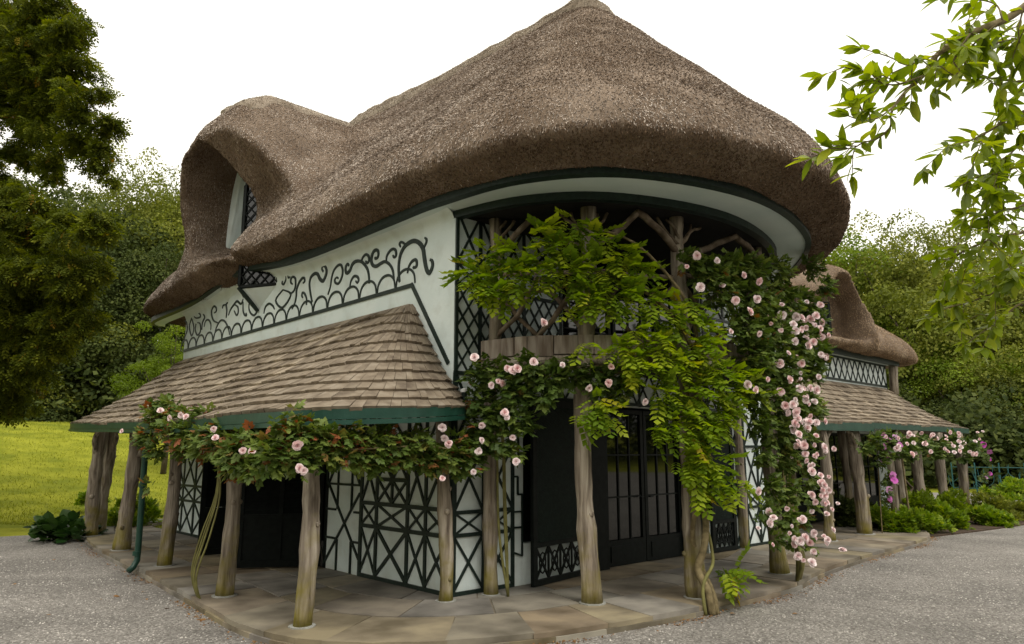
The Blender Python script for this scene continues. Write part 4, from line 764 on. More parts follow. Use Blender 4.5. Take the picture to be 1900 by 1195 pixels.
def limb(p0,p1,r0,r1,seed,bow=.06,parent=None,name='branch',n=8):
    rr=random.Random(seed); p0,p1=np.array(p0,float),np.array(p1,float); d=p1-p0; L=np.linalg.norm(d)
    off=np.array([rr.uniform(-1,1) for _ in range(3)]); off=off-d*np.dot(off,d)/L**2; off/=np.linalg.norm(off)+1e-6
    pts=[p0+d*t+off*bow*L*math.sin(math.pi*t)+np.array([rr.uniform(-1,1) for _ in range(3)])*.012 for t in np.linspace(0,1,n)]
    return MB().tube(pts,list(np.linspace(r0,r1,n)),8,jit=.06,seed=seed).build(name,M_branch if parent is None else M_post,parent or cot,smooth=True)
# verandah, left
for i,(a,b,r,z1,ln) in enumerate([(-1.97,-.16,.105,2.16,(0.02,.03)),(-.17,-.14,.10,2.25,(-.02,-.02)),(-1.93,1.92,.115,2.16,(0,.02)),(-1.70,4.86,.12,2.2,(.03,-.05)),(-1.66,7.29,.145,2.3,(.02,-.22)),(-1.50,10.1,.15,2.36,(-.02,-.3)),(-1.22,10.75,.15,2.36,(-.05,-.15))]):
    o,pts=post(a,b,ZR,z1,r,20+i,ln)
    if i>=4:
        t=pts[12]; 
        limb(t,(t[0]-.1,t[1]-.55,z1+.02),.055,.04,50+i,.12,o); limb(t,(t[0]+.05,t[1]+.5,z1+.02),.05,.035,60+i,.12,o)
post(.47,-.20,ZR,2.9,.095,33,(-.02,.02))
post(6.60,-.06,ZR,2.9,.095,34,(0,0))
BOWP=[(1.0,-1.36,.125),(2.16,-1.98,.125),(4.52,-1.80,.135)]
for i,(a,b,r) in enumerate(BOWP): post(a,b,ZR,2.9,r,40+i,(-.03,.03))
# right verandah posts
for i,(a,b,r,ln) in enumerate([(8.86,-.58,.125,(-.10,.0)),(10.6,-.56,.16,(-.06,.0)),(12.3,.45,.11,(0,0)),(12.2,-.6,.10,(0,0)),(12.9,-.5,.14,(-.1,0)),(13.9,-.6,.15,(-.2,0)),(15.7,-.6,.15,(-.1,0)),(17.5,-.5,.15,(-.15,0)),(10.4,.9,.13,(0,0))]):
    o,pts=post(a,b,ZR if a<11 else .0,2.3,r,70+i,ln,pad=a<11)
    if i<2:
        t=pts[13]
        for sgn in ((1,) if i==0 else (-1,)): limb(t,(t[0]+.75*sgn,t[1],2.34),.045,.035,80+i,.15,o); limb(t,(t[0]+.32*sgn,t[1]-.02,2.34),.04,.03,84+i,.1,o)
        limb(t,(t[0]-.3*(1 if i==0 else -1),t[1],2.34),.04,.03,88+i,.1,o)
limb((13.1,-.2,1.55),(14.6,-.2,.9),.035,.03,99,.02); limb((14.6,-.2,.9),(13.3,-.2,.35),.035,.03,98,.02)
# ---------------- balcony ----------------
BAL=[(.40,-.12),(.55,-.78),(1.0,-1.36),(1.55,-1.75),(2.16,-1.99),(3.3,-2.13),(4.52,-1.84),(5.4,-1.42),(6.2,-.85),(6.65,-.12)]
BS=np.array(smoothpoly(BAL,8,False)); nB=nrm(BS); nB=nB if nB[len(nB)//2][1]<0 else -nB
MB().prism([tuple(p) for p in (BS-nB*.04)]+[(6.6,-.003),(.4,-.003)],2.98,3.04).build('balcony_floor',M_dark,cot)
sl=np.concatenate([[0],np.cumsum(np.linalg.norm(np.diff(BS,axis=0),axis=1))])
s=0.
while s<sl[-1]-.05:
    w_=random.uniform(.16,.34); e=min(s+w_,sl[-1])
    q=[np.array([np.interp(t,sl,BS[:,0]),np.interp(t,sl,BS[:,1])]) for t in (s+.0012,e-.0012)]
    d=q[1]-q[0]; d/=np.linalg.norm(d)+1e-9; nn_=np.array((d[1],-d[0])); 
    if nn_[1]>0 and abs(nn_[1])>.2: nn_=-nn_
    if s<.6: nn_=np.array((d[1],-d[0])) if d[1]<0 else -np.array((d[1],-d[0]))
    f_=.055+random.uniform(0,.012); z0=2.955+random.uniform(-.012,.012); z1=3.195+random.uniform(-.004,.005)
    k=5; out=[]
    for j in range(k+1):
        t=j/k; out.append(q[0]+(q[1]-q[0])*t+nn_*(f_+.010*math.sin(math.pi*t)))
    out+= [q[1]-nn_*.02,q[0]-nn_*.02]; out=[tuple(p) for p in out]
    ar=sum(out[i][0]*out[(i+1)%len(out)][1]-out[(i+1)%len(out)][0]*out[i][1] for i in range(len(out)))
    if ar<0: out=out[::-1]
    MB().prism(out,z0,z1).build('fascia_board',M_plank,cot); s=e
MB().tube([(*p,2.9) for p in BS[::3]],.07,8,jit=.05).build('bearer',M_post,cot,smooth=True)
UP=[(.47,-.22,.095),(1.0,-1.33,.115),(2.16,-1.95,.105),(4.28,-1.92,.10),(6.35,-.55,.09)]
for i,(a,b,r) in enumerate(UP): post(a,b,3.0,4.82,r,110+i,(0,0),pad=False)
for i in range(len(UP)-1):
    a0,b0,_=UP[i];a1,b1,_=UP[i+1]; m_=((a0+a1)/2,(b0+b1)/2)
    mo=(m_[0]+(-.1 if i<2 else .1),m_[1]-.16 if i>0 else m_[1])
    # rail, crosses, and arched top branches
    limb((a0,b0,4.05),(a1,b1,4.0),.035,.032,130+i,.02)
    for (u0,u1) in ((0,.5),(.5,1)):
        p=lambda u:(a0+(a1-a0)*u,b0+(b1-b0)*u)
        limb((*p(u0),3.22),(*p(u1),4.0),.036,.028,140+i*4+int(u0*2),.07); limb((*p(u0),3.95),(*p(u1),3.22),.034,.028,150+i*4+int(u0*2),.07)
    limb((a0,b0,4.28),(mo[0],mo[1],4.76),.045,.04,160+i,.06); limb((mo[0],mo[1],4.76),(a1,b1,4.30),.042,.045,170+i,.08)
    for (A,B),(C_,D_) in (((a0,b0),(a1,b1)),((a1,b1),(a0,b0))):
        for q in (.14,.24): limb((A,B,4.42),(A+(C_-A)*q,B+(D_-B)*q,4.78),.024,.02,int(180+i*7+q*50),.1)
# ---------------- verandah roofs (shingles) ----------------
def shingle_roof(top,bot,courses,wid,sag,limit,flare=.0,seed=1):
    rr=random.Random(seed); T=np.array(top);Bm=np.array(bot); L=len(T)
    seg=np.linalg.norm(np.diff(Bm,axis=0),axis=1); cs=np.concatenate([[0],np.cumsum(seg)]); tot=cs[-1]
    def P(s,t):
        x=np.array([np.interp(s,cs,T[:,k])*(1-t)+np.interp(s,cs,Bm[:,k])*t for k in range(3)])
        x[2]-=sag*math.sin(math.pi*t); return x
    allq=[]
    for c in range(courses):
        t0=c/courses; t1=(c+1)/courses; s=-rr.random()*wid
        while s<tot:
            w_=wid*rr.uniform(.65,1.4); s1=min(s+w_,tot); s0=max(s,0)
            if s1-s0>.02:
                tb=t1+rr.uniform(.0,.012); tt=max(t0-.35/courses,0)
                wv=.10/courses*math.sin(s0*1.3+c*.7)+.06/courses*math.sin(s0*3.1+c*2); tb=min(tb+wv,1.02); a=P(s0+.0015,tb);b=P(s1-.0015,tb);c_=P(s1-.0015,tt);d=P(s0+.0015,tt)
                n=np.cross(b-a,d-a); n/=np.linalg.norm(n); n=n if n[2]>0 else -n
                h=rr.uniform(.046,.062); mid0=None
                allq.append((a,b,c_,d,n,h))
            s=s1
    wd=[(math.dist(Wp(q[0][0],q[0][1],q[0][2]),(0,0,1.8)),i) for i,q in enumerate(allq)]; wd.sort(); near=set(i for _,i in wd[:limit])
    rf=MB(); 
    # roof deck under the shingles
    n2=40; V=[];Fq=[]
    for i in range(n2+1):
        for t in np.linspace(0,1,7): V.append(P(tot*i/n2,t)-np.array((0,0,.03)))
    for i in range(n2+1):
        for t in np.linspace(0,1,7): V.append(P(tot*i/n2,t)-np.array((0,0,.09)))
    N1=(n2+1)*7
    for i in range(n2):
        for j in range(6):
            o=i*7+j; Fq.append((o,o+1,o+8,o+7)); Fq.append((N1+o,N1+o+7,N1+o+8,N1+o+1))
    for j in range(6):
        Fq.append((j,N1+j,N1+j+1,j+1)); o=n2*7+j; Fq.append((o,o+1,N1+o+1,N1+o))
    for i in range(n2):
        o=i*7+6; Fq.append((o,N1+o,N1+o+7,o+7)); o=i*7; Fq.append((o,o+7,N1+o+7,N1+o))
    deck=rf.add(V,Fq).build('veranda_roof',M_branch,cot)
    rest=MB()
    for i,(a,b,c_,d,n,h) in enumerate(allq):
        v=[a,b,c_,d,a+n*h,b+n*h,c_+n*.006,d+n*.006]; fs=[(0,3,2,1),(4,5,6,7),(0,1,5,4),(1,2,6,5),(2,3,7,6),(3,0,4,7)]
        if i in near: MB().add(v,fs).build('shingle',M_shingle,deck)
        else: rest.add(v,fs,rr.random())
    if rest.v: rest.build('shingle_courses',M_shingle2,deck,tint=True,kind='stuff')
    return deck
M_shingle2=mat('cedar_shingle_far',(.13,.10,.07),(.36,.30,.225),scale=3,detail=9,rough=.85,bump=.006,bscale=30,c3=(.225,.18,.13),tint=(.8,1.2))
FB_=[(.16,-.12,2.36),(-.35,-.48,2.31),(-1.0,-.64,2.26),(-1.6,-.58,2.23),(-2.02,-.30,2.21),(-2.22,.25,2.20),(-2.28,1.2,2.2),(-2.26,2.6,2.2),(-2.18,4.6,2.23),(-2.08,7.0,2.29),(-2.06,9.2,2.34),(-1.95,10.6,2.38),(-1.6,11.8,2.4),(-.9,12.5,2.4),(0,12.8,2.4)]
FT_=[(-.01,.92,3.79),(-.012,.95,3.79),(-.012,1.0,3.80),(-.012,1.05,3.80),(-.012,1.12,3.80),(-.012,1.3,3.80),(-.012,1.9,3.80),(-.012,3.0,3.80),(-.012,4.8,3.82),(-.012,7.0,3.84),(-.012,8.8,3.85),(-.012,9.7,3.86),(-.012,9.9,3.86),(0,10.0,3.86),(.05,10.05,3.86)]
bot=np.array(smoothpoly(FB_,5,False)); top=np.array(smoothpoly(FT_,5,False))
shingle_roof(top,bot,11,.155,.11,300,seed=5)
def fascia(P,h,name,m,thick=.035,dz=-.01):
    P=np.array(P); nn_=nrm(P[:,:2]); c=P[:,:2].mean(0)
    mid=len(P)//2
    if np.dot(nn_[mid],P[mid,:2]-np.array((3,3)))<0: nn_=-nn_
    n=len(P); V=[]
    for lay,(o,zo) in enumerate(((0,dz),(thick,dz),(thick,dz-h),(0,dz-h))):
        for i in range(n): V.append((P[i,0]+nn_[i,0]*o,P[i,1]+nn_[i,1]*o,P[i,2]+zo))
    Fq=[]
    for i in range(n-1):
        for j in range(4): a=j*n+i; c_=((j+1)%4)*n+i; Fq.append((a,a+1,c_+1,c_))
    Fq.append((0,n,2*n,3*n)); Fq.append((n-1,4*n-1,3*n-1,2*n-1))
    return MB().add(V,Fq).build(name,m,cot)
fascia(bot+np.array((0,0,.0)),.105,'fascia',M_green,dz=.012)
# half-round gutter in front of the fascia
G=np.array(bot); gn=nrm(G[:,:2]); gn=gn if np.dot(gn[30],np.array((-1,0)))>0 else -gn
fb2=fascia(bot-np.array((0,0,.10)),.05,'gutter',M_green,thick=.055,dz=.0)
# right veranda
RB=[(7.9,-.75,2.36),(9.0,-.75,2.37),(10.0,-.75,2.38),(11.0,-.74,2.39)]; 
RB2=[(11.0,-.60,2.42),(12.5,-.62,2.42),(14,-.62,2.43),(16,-.62,2.43),(17.6,-.6,2.43),(18.4,-.5,2.43),(18.9,.2,2.43),(19.0,1.5,2.43)]
RT=[(7.9,1.29,3.60),(9.0,1.29,3.61),(10.0,1.29,3.62),(11.0,1.29,3.63),(11.0,1.29,3.64),(12.5,1.29,3.65),(14,1.29,3.66),(15.8,1.29,3.67),(17.0,1.29,3.68),(17.5,1.29,3.68),(17.65,1.4,3.68),(17.65,1.6,3.68)]
shingle_roof(np.array(RT),np.array(RB+RB2),10,.16,.12,150,seed=6)
fascia(smoothpoly(RB,3,False),.17,'fascia',M_green,dz=.02); fascia(smoothpoly(RB2,3,False),.13,'fascia',M_green,dz=.02)
# downpipe
dp=MB().tube([(-2.14,5.0,2.16),(-2.12,5.0,2.0),(-2.07,5.0,1.85),(-2.05,5.0,.42),(-2.05,5.0,.20),(-2.10,4.98,.11),(-2.17,4.95,.06)],.045,10,cap=True).build('downpipe',M_green,cot,smooth=True)
for z in (.30,1.3,1.9): MB().tube([(-2.065,5.0,z-.03),(-2.065,5.0,z+.03)],.06,10).build('collar',M_green,dp)
# wall lantern on the veranda corner
lan=MB().tube([(0,0,0),(0,0,.10)],[.036,.036],12).build('security_lamp',M_black); lan.location=Wp(.02,-.2,2.42)
tag(lan,'small black security lamp with white cap on the veranda roof corner','lamp')
MB().tube([(0,0,.10),(0,0,.135),(0,0,.15)],[.047,.047,.02],12).build('cap',M_white,lan)
# dormer: gable wall and prow window
MB().add([(x,6.85+math.cos(t)*1.32,6.1+math.sin(t)*2.05) for x in (.03,.12) for t in np.linspace(0,math.pi,13)]+[(x,q,5.1) for x in (.03,.12) for q in (5.53,8.17)],[tuple(range(13))[::-1]+(26,27),tuple(range(13,26))+(29,28)]+[(i,i+1,i+14,i+13) for i in range(12)]).build('dormer_wall',M_plaster,cot)
batt(cot,(.028,8.06,5.6),(.028,8.06,7.4),.06,(-1,0,0),name='corner_board')
def prow(cx_a,p,z0,z1,parent,axis='a'):
    """triangular oriel: p = three plan points (a,b)"""
    o=MB().prism(p,z1,z1+.05).build('oriel_window',M_darkpaint,parent); MB().prism(p,z0-.05,z0).build('sill',M_darkpaint,o)
    for (q0,q1) in ((p[0],p[1]),(p[1],p[2])):
        d=np.array(q1)-np.array(q0); Ln=np.linalg.norm(d); d/=Ln; n=np.array((d[1],-d[0])); 
        if np.dot(n,np.array(p[1])-np.mean(p,axis=0))<0: n=-n
        P=lambda t,z,o_:(q0[0]+d[0]*t+n[0]*o_,q0[1]+d[1]*t+n[1]*o_,z)
        bx=MB(); bx.add([P(0,z0,-.03),P(Ln,z0,-.03),P(Ln,z1,-.03),P(0,z1,-.03),P(0,z0,-.02),P(Ln,z0,-.02),P(Ln,z1,-.02),P(0,z1,-.02)],[(0,3,2,1),(4,5,6,7),(0,1,5,4),(1,2,6,5),(2,3,7,6),(3,0,4,7)]); bx.build('pane',M_glass,o)
        for t in (.03,Ln-.03): MB().beam(P(t,z0,-.01),P(t,z1,-.01),.05,.03,(n[0],n[1],0)).build('glazing_bar',M_darkpaint,o)
        H=z1-z0; k=-H
        while k<Ln:
            for sg in (1,-1):
                u0,u1=max(k,0.03),min(k+H,Ln-.03)
                if u1-u0>.05:
                    za,zb=(z0+(u0-k),z0+(u1-k)) if sg==1 else (z1-(u0-k),z1-(u1-k))
                    _k[0]+=1; MB().beam(P(u0,za,-.008),P(u1,zb,-.008),.016,.014+.0008*(_k[0]%5),(n[0],n[1],0)).build('glazing_bar',M_darkpaint,o)
            k+=.2
    return o
prow(0,[(.03,5.25),(-.42,6.0),(.03,6.85)],4.86,6.82,cot)
MB().add([(-.0,5.3,4.80),(-.36,6.0,4.80),(-.0,6.75,4.80),(-.0,6.0,4.45)],[(0,1,2),(0,3,1),(1,3,2),(0,2,3)]).build('oriel_base',M_plaster,cot)
MB().tube([(-.42,6.0,4.82),(-.25,6.0,4.66),(-.02,6.0,4.42)],[.035,.045,.035],6).build('bracket',M_black,cot)
MB().box(11.6,14.5,1.32,1.4,4.45,6.3).build('dormer_wall',M_plaster,cot)
prow(0,[(12.2,1.3),(13.0,.85),(13.8,1.3)],4.62,5.6,cot)

# ================= vegetation =================
def W3(P):
    P=np.asarray(P,float).reshape(-1,3); return np.stack([CX+P[:,0]*ca_-P[:,1]*sa_,CY+P[:,0]*sa_+P[:,1]*ca_,P[:,2]],1)
def bow_out(P):
    """outward direction (cottage frame) for points near the balcony bow or a straight front"""
    d=np.zeros_like(P); d[:,0]=(P[:,0]-3.3)/3.2**2; d[:,1]=np.minimum(P[:,1],-.05)/2.1**2; return unit(d)
def W3d(D): return np.stack([D[:,0]*ca_-D[:,1]*sa_,D[:,0]*sa_+D[:,1]*ca_,D[:,2]],1)
def blob_points(blobs,dens,out,flat=.75,seed=1,shell=.55):
    r=np.random.default_rng(seed); P=[];D=[]
    for a,b,z,rad in blobs:
        n=max(6,int(dens*(rad/.25)**2)); v=unit(r.normal(0,1,(n,3))); q=v*(shell+(1-shell)*r.random((n,1)))*rad*np.array([1,1,.85])
        c=np.array([[a,b,z]]); o=out(c)
        q=q-o*(q@o.T)*(1-flat)      # a little flatter along the outward direction
        P.append(c+q); D.append(unit(v*.7+o*.9))
    return np.concatenate(P),np.concatenate(D)
def foliage(root,base,P,D,tmpl,scale,mat_,seed,nparts,down=.35,jit=.5,upb=1.0,names=('leaf','foliage'),tr=(0,1)):
    r=np.random.default_rng(seed); N=len(P); Pw=W3(P)-np.array(base); Dw=W3d(D)
    y=unit(Dw+r.normal(0,jit,(N,3))+np.array([0,0,-down])); up=unit(np.array([0,0,upb])+Dw*.35+r.normal(0,.25,(N,3)))
    Rm=frames(y,up); sc=scale*r.uniform(.65,1.15,N); tint=np.clip(r.normal((tr[0]+tr[1])/2,.22,N),0,1)
    dist=np.linalg.norm(Pw+np.array(base)-np.array([0,0,1.8]),axis=1); o=np.argsort(dist)
    if nparts:
        vs=[]
        for k in range(6):
            V,F=tmpl[0]*1.0,tmpl[1]; me=np_mesh(names[0],V,F,np.full(len(V),[.15,.35,.5,.65,.85,.45][k])); me.materials.append(mat_); vs.append(me)
        near=o[:nparts*2:2]
        for i in near: inst_obj(names[0],vs[int(r.integers(6))],root,Pw[i],Rm[i],sc[i])
        m=np.ones(N,bool); m[near]=False; Pw,Rm,sc,tint=Pw[m],Rm[m],sc[m],tint[m]
    V,F,T=scatter(tmpl[0],tmpl[1],Pw,Rm,sc,tint)
    link(names[1],np_mesh(names[1],V,F,T),mat_,root,kind='stuff')
def flower_mesh(rings,rad,seed,single=False):
    rr=random.Random(seed); b=MB()
    for k,(n,tilt,ln) in enumerate(rings):
        for i in range(n):
            an=2*math.pi*(i+.5*(k%2))/n+rr.uniform(-.2,.2); c,s=math.cos(an),math.sin(an); L=rad*ln*rr.uniform(.85,1.1); w=L*.55
            ti=tilt+rr.uniform(-.12,.12); h=math.sin(ti); f=math.cos(ti)
            def P(u,v,e=0): x=v; r_=u*f; z=u*h+e; return (r_*c-x*s,r_*s+x*c,z)
            V=[P(0.05*L,0),P(.6*L,-w,.02*L),P(.62*L,0,-.06*L),P(.6*L,w,.02*L),P(.98*L,-w*.6,.0),P(1.04*L,0,-.08*L),P(.98*L,w*.6,.0)]
            b.add(V,[(0,2,1),(0,3,2),(1,2,5,4),(2,3,6,5)],min(1,.25+.75*(1-k/len(rings))+rr.uniform(-.15,.15)))
    return b.mesh('blossom',True,True)
ROSE=[]
for i in range(4):
    me=flower_mesh([(6,.1,1),(6,.45,.92),(6,.8,.8),(5,1.1,.66),(3,1.35,.5)],.056,i); me.materials.append(M_rose); ROSE.append(me)
CLEM=[flower_mesh([(6,.12,1),(3,.5,.35)],.06,9)]; CLEM[0].materials.append(M_clem)
def flowers(root,base,pts,meshes,out,seed,push=0,jit=.35,s=(.75,1.1),pj=.03):
    r=np.random.default_rng(seed); P=np.array(pts,float); D=out(P); D=np.where(np.abs(D).sum(1,keepdims=True)>0,D,1); Pw=W3(P+D*(push+r.normal(0,pj,(len(P),1))))-np.array(base)
    Dw=W3d(D); toc=unit(np.array([0,0,1.8])-(Pw+np.array(base)))
    for i in range(len(P)):
        z=unit((Dw[i]*.6+toc[i]*.6+r.normal(0,jit,3)+np.array([0,0,.15]))[None])[0]; x=unit(np.cross(z,r.normal(0,1,3))[None])[0]; y=np.cross(z,x)
        inst_obj('blossom',meshes[int(r.integers(len(meshes)))],root,Pw[i],np.stack([x,y,z],1),float(r.uniform(*s)))
def stem(root,base,P,r0,r1,seed,mat_=None,name='stem'):
    P=smoothpoly(P,4,False); P=W3(np.array(P))-np.array(base); n=len(P)
    MB().tube([tuple(p) for p in P],list(np.linspace(r0,r1,n)),7,jit=.08,seed=seed).build(name,mat_ or M_stem,root,smooth=True)
left_out=lambda P:np.where((P[:,1:2]>.1),np.array([[-1.,0,0]]),unit(np.array([[-.35,-1.,0]])))
front_out=lambda P:np.tile(np.array([[0,-1.,0]]),(len(P),1))
# --- wisteria
b=Wp(1.88,-2.36,0); wr=empty('wisteria',b,label='bright green wisteria with twisted stem spreading over the curved balcony',cat='climbing plant')
def twist(a,b_,z0,z1,rad,turns,ph,n=14): return [(a+rad*math.cos(ph+turns*6.28*i/(n-1)),b_+rad*math.sin(ph+turns*6.28*i/(n-1)),z0+(z1-z0)*i/(n-1)) for i in range(n)]
stem(wr,b,[(1.88,-2.36,0),(1.90,-2.3,.25)]+twist(2.05,-2.12,.45,2.9,.085,1.4,3.4),.045,.03,1)
stem(wr,b,[(1.94,-2.38,0),(1.98,-2.32,.2)]+twist(2.08,-2.12,.4,2.9,.09,1.6,.4),.035,.022,2)
stem(wr,b,[(1.80,-2.33,0),(1.86,-2.27,.3)]+twist(2.06,-2.14,.5,2.6,.12,1.0,5.0),.022,.015,3,M_stemg)
for i,p in enumerate([[(2.1,-2.2,2.9),(1.6,-2.1,3.5),(1.0,-1.7,3.9),(.3,-.9,4.1)],[(2.1,-2.2,2.9),(1.9,-2.2,3.6),(1.3,-1.9,4.3),(.8,-1.5,4.5)],[(2.1,-2.2,2.9),(2.6,-2.3,3.3),(3.0,-2.4,3.5)],[(2.1,-2.2,2.9),(1.6,-2.0,2.8),(1.0,-1.6,2.7)],[(1,-1.6,3.9),(.4,-1,3.7),(.1,-.6,3.9)]]): stem(wr,b,p,.028,.012,10+i)
P,D=blob_points([(a,b_,z,q*.62) for a,b_,z,q in FB['wist']],62,bow_out,.8,21,.3)
foliage(wr,b,P,D,WFR,1.0,M_wist,22,300,down=.30,jit=.38,upb=1.7)
# --- roses
rr_=empty('climbing_rose',Wp(4.2,-2.2,0),label='large climbing rose thick with pale pink blooms on the right side of the balcony',cat='climbing rose'); b=tuple(rr_.location)
rng2=random.Random(3)
for i in range(7): 
    o=rng2.uniform(-.15,.2); stem(rr_,b,[(4.2+o*.4,-2.2,0),(4.15+o,-2.25-abs(o),.4),(4.3+o,-2.15,.9),(4.45+o*1.5,-2.1,1.6),(4.4+o*2,-2.2,2.6),(4.3+o*3,-2.3,3.4),(3.8+o*3,-2.4,4.1)],.022,.008,30+i,M_stem if i%2 else M_stemg)
P,D=blob_points([(a,b_,z,q*(.92 if z>2 else .75)) for a,b_,z,q in FB['rright']],150,bow_out,.8,31,.3)
foliage(rr_,b,P,D,RSP,1.0,M_roseld,32,0,down=.3,jit=.6)
flowers(rr_,b,FB['bright'],ROSE,bow_out,33,-.08,s=(.5,1.15),pj=.07)
rm=empty('climbing_rose',Wp(.55,-.42,0),label='climbing rose with scattered pink blooms under the left end of the balcony',cat='climbing rose'); b=tuple(rm.location)
for i in range(4):
    o=rng2.uniform(-.08,.08); stem(rm,b,[(.55,-.42,.1),(.5+o,-.36,.8),(.45+o,-.38,1.6),(.4+o,-.5,2.3),(.7+o,-1.1,2.75),(1.2+o,-1.75,2.8)],.016,.007,50+i,M_stemg)
mid_out=lambda P:unit(np.where(P[:,0:1]<.35,np.array([[-.3,-1.,0]]),bow_out(P)))
P,D=blob_points(FB['rmid'],130,mid_out,.8,51,.3)
foliage(rm,b,P,D,RSP,1.05,M_rosel,52,0,down=.25,jit=.6,tr=(-.1,.9))
flowers(rm,b,FB['bmid'],ROSE,mid_out,53,.06,s=(.65,1.0))
rl=empty('climbing_rose',Wp(-2.16,2.0,0),label='climbing rose garland with reddish young leaves along the left veranda gutter',cat='climbing rose'); b=tuple(rl.location)
for i in range(5):
    o=rng2.uniform(-.1,.1); stem(rl,b,[(-2.16,2.0+o*.4,.0),(-2.26+o*.3,2.05+o*2,.35),(-2.2,1.95+o*2,.8),(-2.08,1.95+o,1.3),(-2.12,1.95,1.8),(-2.2,1.9+o,2.05)],.012,.008,60+i,M_stemg)
stem(rl,b,[(-2.2,3.9,2.1),(-2.2,2.0,2.0),(-2.2,.6,1.9),(-1.9,-.45,1.82),(-.9,-.55,1.86),(-.1,-.5,1.8)],.014,.008,70)
P,D=blob_points([(a,b_,z,q*1.15) for a,b_,z,q in FB['rleft']],170,left_out,.85,61,.2)
foliage(rl,b,P,D,RSP,1.0,M_rosel,62,0,down=.15,jit=.65,tr=(.15,1.0))
flowers(rl,b,FB['bleft'],ROSE,left_out,63,0,s=(.6,.9))
rf=empty('climbing_rose',Wp(12.3,-.9,0),label='climbing rose in pink bloom hanging along the far right veranda',cat='climbing rose'); b=tuple(rf.location)
stem(rf,b,[(12.3,-.9,0),(12.3,-.85,1),(12.4,-.85,2.1),(14,-.9,2.1),(16,-.9,2.0),(17.8,-.8,2.0)],.025,.012,80)
stem(rf,b,[(12.4,-.85,2.1),(11.4,-.85,2.1),(10.7,-.8,2.1)],.02,.012,81)
P,D=blob_points(FB['rfar'],120,front_out,.9,71,.3)
foliage(rf,b,P,D,RSP,1.25,M_rosel,72,0,down=.2,jit=.6,tr=(-.1,.9))
flowers(rf,b,FB['bfar'],ROSE,front_out,73,.06,s=(.7,1.2),pj=.08)
cl=empty('clematis',Wp(11.0,-.75,0),label='purple clematis climbing the knotted post at the right veranda',cat='climbing plant'); b=tuple(cl.location)
stem(cl,b,[(11.0,-.75,0),(11.05,-.75,.9),(11.0,-.8,1.7),(11.1,-.85,2.2)],.012,.008,82)
cp=[(11.0,-.95,2.15),(11.25,-.98,2.05),(11.5,-1.0,1.95),(11.3,-1,1.85),(11.1,-.95,1.75),(10.95,-.9,1.6),(11.35,-.95,1.3),(11.3,-.95,1.2),(11.2,-.95,1.0),(11.25,-.9,.8),(17.9,-1,2.0),(18.2,-1,1.8),(18.4,-1,1.6),(18.1,-1,1.2),(18.0,-1,1.1),(11.05,-.95,1.9),(11.45,-1,2.1)]
P,D=blob_points([(x,y+.12,z,.12) for x,y,z in cp],110,front_out,.9,75,.3); foliage(cl,b,P,D,RSP,.9,M_rosel,76,0,tr=(-.1,.8))
flowers(cl,b,cp,CLEM,front_out,77,0,s=(1.0,1.5))
# --- trees
def crown_mesh(name,seed,nclump,nleaf,leaf,clr=(.16,.30),droop=0,flatleaf=.5):
    r=np.random.default_rng(seed)
    c=unit(r.normal(0,1,(nclump,3))); rad=r.random((nclump,1))**.45; c=c*rad*np.array([1,1,1.0]); c[:,2]=np.where(c[:,2]<-.55,c[:,2]*.6,c[:,2])
    ang=np.arctan2(c[:,1],c[:,0]); c*= (1+.16*np.sin(ang*3+seed)+.12*np.sin(c[:,2]*5+seed))[:,None]
    cr=r.uniform(clr[0],clr[1],nclump); k=r.choice(nclump,nleaf,p=cr**2/np.sum(cr**2))
    v=unit(r.normal(0,1,(nleaf,3))); v[:,2]=np.abs(v[:,2])*np.where(r.random(nleaf)<.75,1,-1); q=v*(.45+.55*r.random((nleaf,1))**.6)*np.array([1.15,1.15,.62])
    P=c[k]+q*cr[k][:,None]; P[:,2]-=droop*np.hypot(q[:,0],q[:,1])**2*cr[k]
    nrm_=unit(v*.7+np.array([0,0,.7])+r.normal(0,.45,(nleaf,3))); y=unit(np.cross(nrm_,r.normal(0,1,(nleaf,3)))+np.array([0,0,-droop*1.2])); Rm=frames(y,nrm_)
    tv=np.array([(0,0,0),(-.36,.5,.06),(0,1,-.05),(.36,.5,.06)]); tf=np.array([(0,3,2,1)])
    tint=np.clip(r.normal(.5,.16,nleaf)+(r.random(nclump)[k]-.5)*.5,0,1)
    V,F,T=scatter(tv,tf,P,Rm,leaf*r.uniform(.6,1.3,nleaf),tint); return np_mesh(name,V,F,T),c
def trunk_mesh(cl,zbase,r0,seed):
    r=random.Random(seed); b=MB()
    pts=[(0,0,zbase)]+[(r.uniform(-.03,.03),r.uniform(-.03,.03),zbase+(0.35-zbase)*t) for t in (.25,.5,.75,1)]
    b.tube(pts,[r0,r0*.8,r0*.65,r0*.45,r0*.2],8,jit=.08,seed=seed)
    for c in cl[:22]:
        z=zbase+(c[2]-zbase)*r.uniform(.35,.6); s=(pts[2][0],pts[2][1],min(z,.2)); m=((s[0]+c[0])*.5,(s[1]+c[1])*.5,(s[2]+c[2])*.5+.04)
        b.tube([s,m,tuple(c)],[r0*.35,r0*.22,r0*.07],5)
    return b.mesh('trunk',True)
TV=[]
for i,(mt,nc,nl,lf,dr) in enumerate([(M_treeA,80,36000,.036,.5),(M_treeB,90,36000,.032,.2),(M_treeC,80,36000,.036,.5),(M_treeA,95,38000,.030,.8),(M_treeB,70,30000,.036,.1)]):
    me,c=crown_mesh('crown',100+i,nc,nl,lf,droop=dr); me.materials.append(mt)
    tm=trunk_mesh(c,-1.9,.07,i); tm.materials.append(M_treebark); TV.append((me,tm))
